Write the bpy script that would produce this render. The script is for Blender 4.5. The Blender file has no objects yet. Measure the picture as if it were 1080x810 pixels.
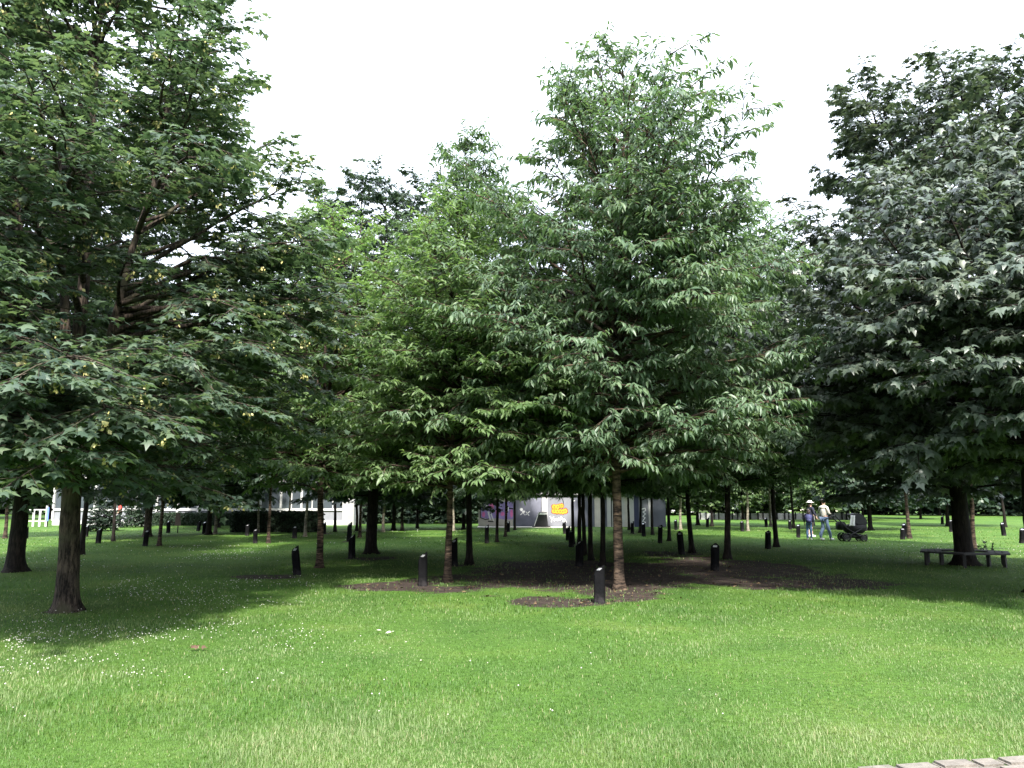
import bpy, bmesh, math, random
import numpy as np
from mathutils import Vector, Matrix

S = bpy.context.scene
COL = S.collection
R = math.radians
rng = np.random.default_rng(7)
random.seed(7)

# ------------------------------------------------------------------ camera geometry
F, CX, CY, HOR, EYE = 820.0, 540.0, 405.0, 527.0, 1.6
PITCH = math.atan((HOR - CY) / F)


def ray(px, py):
    a, b = (px - CX) / F, (CY - py) / F
    c, s = math.cos(PITCH), math.sin(PITCH)
    return np.array([a, c - b * s, s + b * c])


def ground(px, py, z=0.0):
    d = ray(px, py)
    t = (z - EYE) / d[2]
    return float(d[0] * t), float(d[1] * t)


def on_plane(px, py, Y):
    d = ray(px, py)
    t = Y / d[1]
    return float(d[0] * t), float(EYE + d[2] * t)


# ------------------------------------------------------------------ object helpers
def tag(o, label=None, cat=None, group=None, kind=None):
    if label: o['label'] = label
    if cat: o['category'] = cat
    if group: o['group'] = group
    if kind: o['kind'] = kind
    return o


def empty(name, loc=(0, 0, 0), rz=0.0, sc=1.0):
    o = bpy.data.objects.new(name, None)
    COL.objects.link(o)
    o.location = loc
    o.rotation_euler = (0, 0, rz)
    o.scale = (sc, sc, sc) if not isinstance(sc, tuple) else sc
    o.empty_display_size = 0.2
    return o


def link_mesh(name, me, mat=None, parent=None):
    o = bpy.data.objects.new(name, me)
    COL.objects.link(o)
    if mat and not me.materials:
        me.materials.append(mat)
    if parent: o.parent = parent
    return o


def np_mesh(name, verts, faces_list, smooth=False):
    """verts (n,3); faces_list = list of int arrays (m,k)"""
    me = bpy.data.meshes.new(name)
    verts = np.asarray(verts, dtype=np.float32)
    me.vertices.add(len(verts))
    me.vertices.foreach_set('co', verts.ravel())
    loops = np.concatenate([f.ravel() for f in faces_list]).astype(np.int32)
    tot = np.concatenate([np.full(len(f), f.shape[1], np.int32) for f in faces_list])
    start = np.concatenate([[0], np.cumsum(tot)[:-1]]).astype(np.int32)
    me.loops.add(len(loops))
    me.loops.foreach_set('vertex_index', loops)
    me.polygons.add(len(tot))
    me.polygons.foreach_set('loop_start', start)
    me.polygons.foreach_set('loop_total', tot)
    if smooth:
        me.polygons.foreach_set('use_smooth', np.ones(len(tot), bool))
    me.update(calc_edges=True)
    return me


def add_box(bm, x0, x1, y0, y1, z0, z1, bev=0.0, M=None):
    r = bmesh.ops.create_cube(bm, size=1.0)
    vs = r['verts']
    bmesh.ops.scale(bm, vec=(x1 - x0, y1 - y0, z1 - z0), verts=vs)
    bmesh.ops.translate(bm, vec=((x0 + x1) / 2, (y0 + y1) / 2, (z0 + z1) / 2), verts=vs)
    if M is not None:
        bmesh.ops.transform(bm, matrix=M, verts=vs)
    if bev > 0:
        es = list({e for v in vs for e in v.link_edges})
        bmesh.ops.bevel(bm, geom=es, offset=bev, segments=2, affect='EDGES')


def add_prism(bm, pts, depth, M):
    """flat polygon pts (x,z) extruded along +y by depth, then transformed"""
    lo = [bm.verts.new((p[0], 0, p[1])) for p in pts]
    hi = [bm.verts.new((p[0], depth, p[1])) for p in pts]
    n = len(pts)
    bm.faces.new(lo)
    bm.faces.new(hi[::-1])
    for i in range(n):
        bm.faces.new((lo[i], hi[i], hi[(i + 1) % n], lo[(i + 1) % n]))
    bmesh.ops.transform(bm, matrix=M, verts=lo + hi)


def add_cyl(bm, p0, p1, r0, r1=None, seg=10):
    p0, p1 = Vector(p0), Vector(p1)
    d = p1 - p0
    q = d.to_track_quat('Z', 'Y').to_matrix().to_4x4()
    M = Matrix.Translation((p0 + p1) / 2) @ q
    bmesh.ops.create_cone(bm, cap_ends=True, segments=seg, radius1=r0, radius2=r0 if r1 is None else r1,
                          depth=d.length, matrix=M)


def add_ell(bm, c, r, M=None, sub=2):
    res = bmesh.ops.create_icosphere(bm, subdivisions=sub, radius=1.0)
    bmesh.ops.scale(bm, vec=r, verts=res['verts'])
    if M is not None:
        bmesh.ops.transform(bm, matrix=M, verts=res['verts'])
    bmesh.ops.translate(bm, vec=c, verts=res['verts'])


def bm_obj(name, bm, mat, parent=None, smooth=False):
    me = bpy.data.meshes.new(name)
    bmesh.ops.recalc_face_normals(bm, faces=bm.faces)
    bm.to_mesh(me)
    bm.free()
    if smooth:
        me.polygons.foreach_set('use_smooth', np.ones(len(me.polygons), bool))
    return link_mesh(name, me, mat, parent)


def tubes(polys):
    """polys: list of (points (n,3), radii (n,), sides) -> verts, faces"""
    V, Fq, off = [], [], 0
    for pts, rad, k in polys:
        pts = np.asarray(pts, float)
        n = len(pts)
        t = np.gradient(pts, axis=0)
        t /= np.linalg.norm(t, axis=1, keepdims=True) + 1e-9
        tm = t.mean(0)
        a = np.array([1.0, 0, 0]) if abs(tm[0]) < 0.6 * np.linalg.norm(tm) else np.array([0, 1.0, 0])
        u = np.cross(t, a)
        u /= np.linalg.norm(u, axis=1, keepdims=True) + 1e-9
        v = np.cross(t, u)
        ang = np.arange(k) * 2 * np.pi / k
        rad = np.asarray(rad, float)
        rr = rad[:, None] if rad.ndim == 1 else rad
        ring = pts[:, None, :] + rr[..., None] * (np.cos(ang)[None, :, None] * u[:, None, :] + np.sin(ang)[None, :, None] * v[:, None, :])
        V.append(ring.reshape(-1, 3))
        i = np.arange(n - 1)[:, None] * k
        j = np.arange(k)[None, :]
        j2 = (j + 1) % k
        q = np.stack([i + j, i + j2, i + k + j2, i + k + j], -1).reshape(-1, 4) + off
        Fq.append(q)
        off += n * k
    return np.concatenate(V), np.concatenate(Fq)


# ------------------------------------------------------------------ materials
def new_mat(name):
    m = bpy.data.materials.new(name)
    m.use_nodes = True
    nt = m.node_tree
    nt.nodes.clear()
    out = nt.nodes.new('ShaderNodeOutputMaterial')
    b = nt.nodes.new('ShaderNodeBsdfPrincipled')
    nt.links.new(b.outputs[0], out.inputs[0])
    return m, nt, b, out


def N(nt, t, **kw):
    n = nt.nodes.new(t)
    for k, v in kw.items():
        if k in n.inputs.keys():
            n.inputs[k].default_value = v
        else:
            setattr(n, k, v)
    return n


def ramp(nt, src, stops):
    r = nt.nodes.new('ShaderNodeValToRGB')
    el = r.color_ramp.elements
    while len(el) < len(stops): el.new(0.5)
    for e, (p, c) in zip(el, stops):
        e.position = p
        e.color = (*c, 1) if len(c) == 3 else c
    nt.links.new(src, r.inputs[0])
    return r


def mixc(nt, fac, a, b, mode='MIX'):
    m = nt.nodes.new('ShaderNodeMix')
    m.data_type = 'RGBA'
    m.blend_type = mode
    for sock, val in ((m.inputs[0], fac), (m.inputs[6], a), (m.inputs[7], b)):
        if hasattr(val, 'is_output'):
            nt.links.new(val, sock)
        elif isinstance(val, (int, float)):
            sock.default_value = val
        else:
            sock.default_value = (*val, 1)
    return m.outputs[2]


def flat_mat(name, col, rough=0.7, var=0.25, scale=6.0, bump=0.0, metallic=0.0, coord='Object'):
    m, nt, b, out = new_mat(name)
    tc = N(nt, 'ShaderNodeTexCoord')
    no = N(nt, 'ShaderNodeTexNoise', Scale=scale, Detail=6.0, Roughness=0.6)
    nt.links.new(tc.outputs[coord], no.inputs['Vector'])
    lo = tuple(c * (1 - var) for c in col)
    hi = tuple(min(1, c * (1 + var)) for c in col)
    r = ramp(nt, no.outputs['Fac'], [(0.3, lo), (0.7, hi)])
    nt.links.new(r.outputs[0], b.inputs['Base Color'])
    b.inputs['Roughness'].default_value = rough
    b.inputs['Metallic'].default_value = metallic
    if bump:
        n2 = N(nt, 'ShaderNodeTexNoise', Scale=scale * 6, Detail=5.0)
        nt.links.new(tc.outputs[coord], n2.inputs['Vector'])
        bp = N(nt, 'ShaderNodeBump', Strength=bump, Distance=0.02)
        nt.links.new(n2.outputs['Fac'], bp.inputs['Height'])
        nt.links.new(bp.outputs[0], b.inputs['Normal'])
    return m


def leaf_mat(name, dark, mid, light, rough=0.42, trans=0.3, yellow=None, spec=0.5):
    m, nt, b, out = new_mat(name)
    geo = N(nt, 'ShaderNodeNewGeometry')
    tc = N(nt, 'ShaderNodeTexCoord')
    no = N(nt, 'ShaderNodeTexNoise', Scale=0.9, Detail=3.0)
    nt.links.new(tc.outputs['Object'], no.inputs['Vector'])
    add = N(nt, 'ShaderNodeMath', operation='MULTIPLY_ADD')
    nt.links.new(geo.outputs['Random Per Island'], add.inputs[0])
    add.inputs[1].default_value = 0.55
    sub = N(nt, 'ShaderNodeMath', operation='MULTIPLY_ADD')
    nt.links.new(no.outputs['Fac'], sub.inputs[0])
    sub.inputs[1].default_value = 0.9
    sub.inputs[2].default_value = -0.225
    nt.links.new(sub.outputs[0], add.inputs[2])
    stops = [(0.1, dark), (0.5, mid), (0.9, light)]
    if yellow: stops.append((0.985, yellow))
    r = ramp(nt, add.outputs[0], stops)
    oi = N(nt, 'ShaderNodeObjectInfo')
    hsv = N(nt, 'ShaderNodeHueSaturation')
    mr = N(nt, 'ShaderNodeMapRange')
    nt.links.new(oi.outputs['Random'], mr.inputs[0])
    mr.inputs[3].default_value = 0.85
    mr.inputs[4].default_value = 1.15
    nt.links.new(mr.outputs[0], hsv.inputs['Value'])
    nt.links.new(r.outputs[0], hsv.inputs['Color'])
    nt.links.new(hsv.outputs[0], b.inputs['Base Color'])
    b.inputs['Roughness'].default_value = rough
    b.inputs['Specular IOR Level'].default_value = spec
    tr = N(nt, 'ShaderNodeBsdfTranslucent')
    tcol = mixc(nt, 1.0, hsv.outputs[0], (1.3, 1.4, 0.8), 'MULTIPLY')
    nt.links.new(tcol, tr.inputs['Color'])
    mx = N(nt, 'ShaderNodeMixShader')
    mx.inputs[0].default_value = trans
    nt.links.new(b.outputs[0], mx.inputs[1])
    nt.links.new(tr.outputs[0], mx.inputs[2])
    nt.links.new(mx.outputs[0], out.inputs[0])
    return m


def bark_mat(name, dark, light, banded=False, moss=None):
    m, nt, b, out = new_mat(name)
    tc = N(nt, 'ShaderNodeTexCoord')
    mp = N(nt, 'ShaderNodeMapping')
    mp.inputs['Scale'].default_value = (1, 1, 5.0) if banded else (5.0, 5.0, 1.0)
    nt.links.new(tc.outputs['Object'], mp.inputs['Vector'])
    no = N(nt, 'ShaderNodeTexNoise', Scale=5.0, Detail=8.0, Roughness=0.7)
    nt.links.new(mp.outputs[0], no.inputs['Vector'])
    n2 = N(nt, 'ShaderNodeTexNoise', Scale=3.0, Detail=4.0)
    nt.links.new(tc.outputs['Object'], n2.inputs['Vector'])
    r = ramp(nt, no.outputs['Fac'], [(0.42, dark), (0.6, light)])
    blotch = ramp(nt, n2.outputs['Fac'], [(0.4, (0.6, 0.6, 0.6)), (0.65, (1.15, 1.12, 1.05))])
    c = mixc(nt, 1.0, r.outputs[0], blotch.outputs[0], 'MULTIPLY')
    if moss:
        n3 = N(nt, 'ShaderNodeTexNoise', Scale=2.2, Detail=6.0)
        nt.links.new(tc.outputs['Object'], n3.inputs['Vector'])
        rm = ramp(nt, n3.outputs['Fac'], [(0.52, (0, 0, 0)), (0.66, (1, 1, 1))])
        c = mixc(nt, rm.outputs[0], c, moss)
    nt.links.new(c, b.inputs['Base Color'])
    b.inputs['Roughness'].default_value = 0.85
    b.inputs['Specular IOR Level'].default_value = 0.15
    bp = N(nt, 'ShaderNodeBump', Strength=0.9, Distance=0.04)
    nt.links.new(no.outputs['Fac'], bp.inputs['Height'])
    nt.links.new(bp.outputs[0], b.inputs['Normal'])
    return m


M_maple = leaf_mat('maple_leaf', (0.034, 0.06, 0.044), (0.065, 0.1, 0.065), (0.11, 0.15, 0.08), 0.45, 0.4, (0.22, 0.21, 0.08), 0.45)
M_syc = leaf_mat('sycamore_leaf', (0.042, 0.064, 0.048), (0.075, 0.1, 0.075), (0.115, 0.14, 0.1), 0.42, 0.25, None, 0.55)
M_dark = leaf_mat('dark_leaf', (0.024, 0.044, 0.034), (0.04, 0.066, 0.046), (0.065, 0.095, 0.058), 0.45, 0.3, None, 0.4)
M_cherry = leaf_mat('cherry_leaf', (0.05, 0.092, 0.052), (0.09, 0.145, 0.08), (0.14, 0.2, 0.105), 0.42, 0.42, None, 0.5)
M_light = leaf_mat('light_cherry_leaf', (0.075, 0.135, 0.055), (0.125, 0.2, 0.08), (0.18, 0.26, 0.11), 0.42, 0.48, (0.2, 0.25, 0.09), 0.45)
M_far = leaf_mat('far_leaf', (0.04, 0.075, 0.03), (0.065, 0.11, 0.04), (0.11, 0.16, 0.055), 0.45, 0.3)
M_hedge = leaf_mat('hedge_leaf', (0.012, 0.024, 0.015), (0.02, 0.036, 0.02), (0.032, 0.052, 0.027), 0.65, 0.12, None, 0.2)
M_key = flat_mat('seed_key', (0.36, 0.33, 0.13), 0.6)
M_bark_maple = bark_mat('maple_bark', (0.014, 0.011, 0.01), (0.105, 0.082, 0.066), False, (0.06, 0.058, 0.036))
M_bark_cherry = bark_mat('cherry_bark', (0.012, 0.009, 0.008), (0.125, 0.09, 0.068), True)
M_bark_dark = bark_mat('dark_bark', (0.01, 0.0085, 0.008), (0.032, 0.026, 0.022), False)
M_bark_pale = bark_mat('pale_bark', (0.16, 0.14, 0.11), (0.36, 0.33, 0.27), True)


# ------------------------------------------------------------------ tree generator
def leaf_template(kind):
    if kind == 'maple':
        ang = [-125, -95, -62, -40, -22, 0, 22, 40, 62, 95, 125]   # deg from axis
        rad = [0.40, 0.26, 0.58, 0.33, 0.36, 0.62, 0.36, 0.33, 0.58, 0.26, 0.40]
        ang = [-128, -100, -72, -50, -30, 0, 30, 50, 72, 100, 128]
        rad = [0.36, 0.24, 0.50, 0.27, 0.30, 0.66, 0.30, 0.27, 0.50, 0.24, 0.36]
        v = [(0, 0.36, 0.02)]
        for a, r in zip(ang, rad):
            x, y = r * math.sin(R(a)), 0.36 + r * math.cos(R(a))
            v.append((x, y, -0.28 * r * r - 0.10 * abs(x)))
        f = [(0, i + 1, i) for i in range(1, 11)] + [(0, 1, 11)]
        return np.array(v), np.array(f)
    if kind == 'cherry':
        v = [(0, 0, 0), (-0.14, 0.3, 0.05), (0.14, 0.3, 0.05), (-0.13, 0.62, 0.01), (0.13, 0.62, 0.01),
             (0, 0.34, 0.0), (0, 0.66, -0.05), (0, 1.0, -0.17)]
        f = [(0, 5, 1), (0, 2, 5), (5, 6, 1), (1, 6, 3), (5, 2, 6), (2, 4, 6), (3, 6, 7), (6, 4, 7)]
        return np.array(v), np.array(f)
    if kind == 'oval':
        v = [(0, 0, 0), (-0.3, 0.42, 0.06), (0.3, 0.42, 0.06), (0, 0.5, 0), (0, 1.0, -0.12)]
        f = [(0, 3, 1), (0, 2, 3), (1, 3, 4), (3, 2, 4)]
        return np.array(v), np.array(f)
    v = [(0, 0, 0), (-0.36, 0.5, 0.05), (0.36, 0.5, 0.05), (0, 1.0, -0.1)]
    return np.array(v), np.array([(0, 2, 1), (1, 2, 3)])


def place_leaves(pos, ax, nrm, size, kind, lr):
    tv, tf = leaf_template(kind)
    ax = ax / (np.linalg.norm(ax, axis=1, keepdims=True) + 1e-9)
    nrm = nrm - (nrm * ax).sum(1, keepdims=True) * ax
    nrm = nrm / (np.linalg.norm(nrm, axis=1, keepdims=True) + 1e-9)
    b = np.cross(ax, nrm)
    wid = lr.uniform(0.82, 1.15, len(pos))[:, None, None]
    curl = lr.uniform(0.3, 1.7, len(pos))[:, None, None]
    V = pos[:, None, :] + size[:, None, None] * (tv[None, :, 0:1] * wid * b[:, None, :] + tv[None, :, 1:2] * ax[:, None, :] + tv[None, :, 2:3] * curl * nrm[:, None, :])
    k = len(tv)
    Fc = tf[None] + (np.arange(len(pos)) * k)[:, None, None]
    return V.reshape(-1, 3), Fc.reshape(-1, tf.shape[1])


def smooth_path(p0, p1, p2, n, lr, jit):
    t = np.linspace(0, 1, n)[:, None]
    p = (1 - t) ** 2 * p0 + 2 * t * (1 - t) * p1 + t * t * p2
    w = lr.normal(0, jit, (n, 3)) * np.sin(np.pi * t)
    return p + w


def grow_tree(seed, H, env, n_prim, leaf, lsize, trunk_r, stems=None, lean=(0, 0), elev=(5, 60), sec_gap=0.24,
              twig_gap=0.17, twig_len=0.34, n_leaf=8, droop=0.45, flat=0.35, inner=0.28, sec_len=0.42, minz=1.5, zexp=1.15,
              lumps=0.18, keys=0, twigs=True, leader=True, low_branch=None, sec_up=0.0):
    """returns (trunk mesh, crown mesh, key mesh or None).  env: list of (z, radius)"""
    lr = np.random.default_rng(seed)
    ez, er = np.array([e[0] for e in env], float), np.array([e[1] for e in env], float)
    cb = ez[0]
    ph = lr.uniform(0, 6.28, 6)

    def rad(z, az):
        w = 1 + lumps * (math.sin(2 * az + ph[0] + z * 0.5) * 0.6 + math.sin(3 * az + ph[1] - z * 0.8) * 0.5 + math.sin(5 * az + ph[2] + z * 1.7) * 0.35)
        return float(np.interp(z, ez, er)) * w

    polys = []
    # trunk and stems
    nz = 36
    z = np.linspace(0, 1, nz) ** 1.9 * H * 0.97
    z[0] = -0.06
    zz = np.clip(z, 0, None)
    wob = np.cumsum(lr.normal(0, 0.018, (nz, 2)), axis=0) * (zz / H)[:, None] * 2
    tp = np.stack([lean[0] * zz / H + wob[:, 0], lean[1] * zz / H + wob[:, 1], z], 1)
    tr = trunk_r * np.clip(1 - zz / H, 0.02, 1) ** 0.85 * (1 + 0.5 * np.exp(-zz / 0.1) + 0.07 * np.exp(-zz / 0.5))
    k = 14
    flare = 1 + (lr.uniform(-0.2, 0.3, (1, k))) * np.exp(-zz / 0.22)[:, None] + lr.normal(0, 0.018, (nz, k))
    if stems:
        zf = stems[0]
        i = int(np.searchsorted(z, zf))
        tr[i:] *= np.linspace(0.95, 0.72, nz - i)
    polys.append((tp, tr[:, None] * flare, k))
    axes = [tp]
    if stems:
        zf, sl = stems
        for (dx, dy, top, rr) in sl:
            zs = np.linspace(zf, top, 12)
            t = (zs - zf) / (top - zf)
            b0 = np.array([np.interp(zf, tp[:, 2], tp[:, 0]), np.interp(zf, tp[:, 2], tp[:, 1])])
            sp = np.stack([b0[0] + dx * t ** 0.7 + lr.normal(0, 0.04, 12) * t, b0[1] + dy * t ** 0.7 + lr.normal(0, 0.04, 12) * t, zs], 1)
            polys.append((sp, trunk_r * rr * np.clip(1 - t, 0.05, 1) ** 0.7, 9))
            axes.append(sp)

    lp, la, ln = [], [], []

    def sprig(p, d, L, n):
        """a twig with alternate leaves"""
        d = d / (np.linalg.norm(d) + 1e-9)
        end = p + d * L + np.array([0, 0, -0.10 * L])
        if twigs:
            polys.append((np.stack([p, (p + end) / 2 + np.array([0, 0, 0.03 * L]), end]), np.array([0.006, 0.0045, 0.002]), 3))
        s = np.cross(d, [0, 0, 1.0])
        s /= np.linalg.norm(s) + 1e-9
        t = (np.arange(n) + lr.uniform(0.2, 0.9, n)) / n
        sg = np.where(np.arange(n) % 2 == 0, 1.0, -1.0)
        pos = p + t[:, None] * (end - p) + lr.normal(0, 0.012, (n, 3))
        ax = d[None] * lr.uniform(0.35, 0.9, n)[:, None] + s[None] * (sg * lr.uniform(0.35, 1.0, n))[:, None]
        ax = ax + lr.normal(0, 0.18, (n, 3))
        ax[:, 2] -= droop * lr.uniform(0.4, 1.5, n)
        nr = np.tile(np.array([0, 0, 1.0]), (n, 1)) + 0.25 * d[None] + lr.normal(0, flat, (n, 3))
        lp.append(pos); la.append(ax); ln.append(nr)

    def branch(p0, p1, p2, r0, start=0.25):
        L = np.linalg.norm(p2 - p0)
        n = max(5, int(L / 0.35))
        pp = smooth_path(p0, p1, p2, n, lr, 0.035 * min(L, 2.0) * 0.6)
        pp[0] = p0
        t = np.linspace(0, 1, n)
        polys.append((pp, np.maximum(r0 * (1 - t) ** 0.8, 0.006), 6 if r0 > 0.02 else 5))
        ns = max(2, int(L * (1 - start) / sec_gap))
        for j in range(ns):
            s = start + (1 - start) * (j + lr.uniform(0.1, 0.9)) / ns
            q = np.array([np.interp(s, t, pp[:, a]) for a in range(3)])
            i = min(n - 2, int(s * (n - 1)))
            d = pp[i + 1] - pp[i]
            d /= np.linalg.norm(d) + 1e-9
            side = np.cross(d, [0, 0, 1.0])
            side /= np.linalg.norm(side) + 1e-9
            sg = 1 if j % 2 else -1
            sd = d * lr.uniform(0.5, 1.0) + side * sg * lr.uniform(0.5, 1.15) + np.array([0, 0, lr.normal(0.05 + sec_up, 0.22)])
            sd /= np.linalg.norm(sd)
            sl = min(1.5, (0.25 + sec_len * L * (1 - s * 0.75)) * lr.uniform(0.55, 1.1))
            e = q + sd * sl + np.array([0, 0, -0.12 * sl * sl])
            m = q + sd * sl * 0.5
            if sl > 0.3:
                polys.append((np.stack([q, m, e]), np.array([0.012, 0.009, 0.004]), 4))
            nt_ = max(1, int(sl / twig_gap))
            s2 = np.cross(sd, [0, 0, 1.0])
            s2 /= np.linalg.norm(s2) + 1e-9
            for a in range(nt_):
                u = (a + lr.uniform(0.2, 1.0)) / nt_
                w = q + (e - q) * u
                sg2 = 1 if a % 2 else -1
                td = sd * lr.uniform(0.5, 1.0) + s2 * sg2 * lr.uniform(0.4, 1.0) + np.array([0, 0, lr.normal(-0.02 + sec_up, 0.25)])
                sprig(w, td, twig_len * lr.uniform(0.6, 1.25), n_leaf)
            sprig(e - sd * 0.1, sd, twig_len * 1.1, n_leaf)
        d = pp[-1] - pp[-2]
        sprig(pp[-1] - d * 0.4, d, twig_len * 1.2, n_leaf)

    for i in range(n_prim):
        u = (i + lr.uniform(0, 1)) / n_prim
        ze = cb + 0.05 + (H - cb) * u ** zexp
        az = i * 2.39996 + lr.normal(0, 0.25)
        rr = rad(ze, az) * (lr.uniform(0.72, 1.06) if lr.random() < 0.75 else lr.uniform(0.4, 0.72))
        e = R(elev[0] + (elev[1] - elev[0]) * u + lr.normal(0, 6))
        out = np.array([math.cos(az), math.sin(az), 0])
        p2 = np.array([lean[0] * ze / H, lean[1] * ze / H, ze]) + out * rr
        zs = max(minz, ze - rr * math.tan(e) * 0.85)
        zs = min(zs, H * 0.95)
        # nearest axis
        best, bd = None, 1e9
        for A in axes:
            if A[0, 2] <= zs <= A[-1, 2]:
                c = np.array([np.interp(zs, A[:, 2], A[:, 0]), np.interp(zs, A[:, 2], A[:, 1]), zs])
                dd = np.linalg.norm((c - p2)[:2])
                if dd < bd: best, bd = c, dd
        if best is None: best = np.array([0, 0, zs])
        L = np.linalg.norm(p2 - best)
        p1 = best + (p2 - best) * 0.5 + np.array([0, 0, 0.10 * L if u < 0.6 else -0.06 * L])
        branch(best, p1, p2, min(trunk_r * 0.45, 0.012 + 0.011 * L), inner)
    if low_branch:
        for (z0, dx, dy, dz, L) in low_branch:
            o0 = np.array([0, 0, z0])
            dv = np.array([dx, dy, dz], float)
            dv /= np.linalg.norm(dv)
            branch(o0, o0 + dv * L * 0.5 + np.array([0, 0, 0.14 * L]), o0 + dv * L, 0.03, 0.3)
    if leader:
        for a in range(10):
            zt = H * (0.86 + 0.135 * a / 9)
            q = np.array([np.interp(zt, tp[:, 2], tp[:, 0]), np.interp(zt, tp[:, 2], tp[:, 1]), min(zt, tp[-1, 2])])
            an = a * 2.4
            sprig(q, np.array([math.cos(an) * 0.6, math.sin(an) * 0.6, 0.8]), twig_len * 1.3, n_leaf)
    V, Q = tubes(polys)
    trunk = np_mesh('trunk', V, [Q], True)
    lp, la, ln = np.concatenate(lp), np.concatenate(la), np.concatenate(ln)
    sz = lsize * np.clip(lr.normal(1, 0.22, len(lp)), 0.5, 1.5)
    V, T = place_leaves(lp, la, ln, sz, leaf, lr)
    crown = np_mesh('crown', V, [T])
    km = None
    if keys:
        idx = lr.choice(len(lp), keys, replace=False)
        P, A, NN, SZ = [], [], [], []
        for q in idx:
            m = lr.integers(6, 15)
            c = lp[q] + np.array([0, 0, -0.02])
            P.append(c + lr.normal(0, 0.035, (m, 3)) - np.array([0, 0, 0.04]))
            A.append(lr.normal(0, 0.7, (m, 3)) + np.array([0, 0, -0.9]))
            NN.append(lr.normal(0, 1, (m, 3)))
        P, A, NN = np.concatenate(P), np.concatenate(A), np.concatenate(NN)
        V, T = place_leaves(P, A, NN, lr.uniform(0.035, 0.065, len(P)), 'quad', lr)
        km = np_mesh('seed_keys', V, [T])
    print('TREE', seed, 'leaves', len(lp), 'branch faces', len(Q))
    return trunk, crown, km


ARCH = {}
ARCH['maple'] = grow_tree(11, 11.6, [(1.7, 2.2), (2.6, 3.4), (4.0, 4.0), (5.8, 4.2), (7.0, 3.5), (8.4, 2.6), (9.8, 2.1), (11.6, 0.8)], 165, 'maple', 0.128,
                          0.15, stems=(2.5, [(-0.9, 0.3, 8.5, 0.62), (-1.3, -0.5, 8.0, 0.5), (0.9, 0.5, 9.0, 0.5)]), lean=(-0.3, 0.1), elev=(-10, 52), sec_gap=0.22,
                          twig_gap=0.13, n_leaf=10, droop=0.3, flat=0.28, minz=1.8, zexp=1.0, lumps=0.13, keys=1000,
                          low_branch=[(2.5, 0.3, -1, 0.06, 4.4), (2.6, 0.5, -1, 0.10, 4.5), (2.3, 0.4, -1, -0.01, 4.3), (2.7, 0.15, -1, 0.12, 4.3), (2.3, 0.2, -1, -0.03, 4.1), (2.4, 0.62, -1, 0.03, 4.4), (2.2, 0.5, -1, -0.06, 4.4), (2.6, 0.38, -1, 0.06, 4.6)])
ARCH['syc_front'] = grow_tree(23, 8.4, [(2.15, 2.6), (2.8, 3.9), (3.9, 4.7), (5.2, 4.5), (6.8, 3.3), (7.8, 2.1), (8.6, 0.8)], 125, 'maple', 0.16,
                              0.18, stems=(2.6, [(0.8, 0.3, 6.8, 0.6), (-0.8, -0.3, 7.0, 0.6)]), elev=(-4, 46), sec_gap=0.22, twig_gap=0.145, n_leaf=10, lumps=0.12,
                              droop=0.95, flat=0.3, minz=1.7)
ARCH['syc_tall'] = grow_tree(31, 13.0, [(1.6, 2.5), (3.0, 3.2), (6.0, 3.5), (9.0, 3.3), (11.0, 3.0), (12.2, 2.5), (13.0, 1.7)], 150, 'maple', 0.17,
                             0.19, stems=(3.2, [(0.9, 0.4, 11.5, 0.55), (-0.9, 0.2, 11.8, 0.6), (0.1, -0.9, 11, 0.5)]), elev=(-8, 46), sec_gap=0.22, twig_gap=0.15, n_leaf=10,
                             droop=0.75, flat=0.32, minz=1.8, zexp=0.95, lumps=0.12)
ARCH['cherry'] = grow_tree(44, 9.9, [(1.85, 2.0), (2.5, 2.7), (3.7, 3.2), (5.4, 3.3), (7.2, 2.9), (8.5, 2.1), (9.3, 1.3), (9.9, 0.3)], 132, 'cherry', 0.145,
                           0.095, elev=(-6, 60), sec_gap=0.2, twig_gap=0.14, n_leaf=11, droop=0.65, flat=0.3, minz=1.6, lumps=0.3, inner=0.22)
ARCH['cherry_slim'] = grow_tree(52, 9.2, [(2.0, 1.7), (2.7, 2.4), (4.0, 2.6), (5.6, 2.35), (7.2, 1.6), (8.4, 0.8), (9.2, 0.2)], 104, 'cherry', 0.145,
                                0.07, elev=(-6, 62), sec_gap=0.2, twig_gap=0.145, n_leaf=10, droop=0.6, flat=0.35, minz=1.6, lumps=0.28, inner=0.2)
ARCH['cherry_round'] = grow_tree(57, 9.2, [(2.0, 1.8), (2.7, 2.6), (4.2, 3.0), (6.0, 2.8), (7.6, 2.0), (8.6, 1.2), (9.2, 0.4)], 104, 'cherry', 0.145,
                                 0.07, lean=(0.5, -0.3), elev=(-4, 58), sec_gap=0.2, twig_gap=0.145, n_leaf=10, droop=0.55, flat=0.38, minz=1.6, lumps=0.34, inner=0.2,
                                 stems=(3.4, [(0.7, 0.4, 8.0, 0.5), (-0.8, 0.3, 7.6, 0.45)]))
ARCH['young'] = grow_tree(61, 6.0, [(2.0, 1.1), (2.6, 1.6), (3.6, 1.7), (4.8, 1.1), (6.0, 0.2)], 60, 'oval', 0.17,
                          0.05, elev=(4, 60), sec_gap=0.24, twig_gap=0.2, n_leaf=8, droop=0.45, flat=0.45, minz=1.5, inner=0.15)
ARCH['far'] = grow_tree(73, 11.0, [(1.5, 2.8), (3.0, 3.6), (5.5, 3.7), (8.0, 3.0), (10.0, 1.6), (11.0, 0.4)], 80, 'quad', 0.34,
                        0.13, elev=(-8, 52), sec_gap=0.4, twig_gap=0.36, twig_len=0.5, n_leaf=7, droop=0.4, flat=0.5, minz=1.6, twigs=False, inner=0.15)
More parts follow.
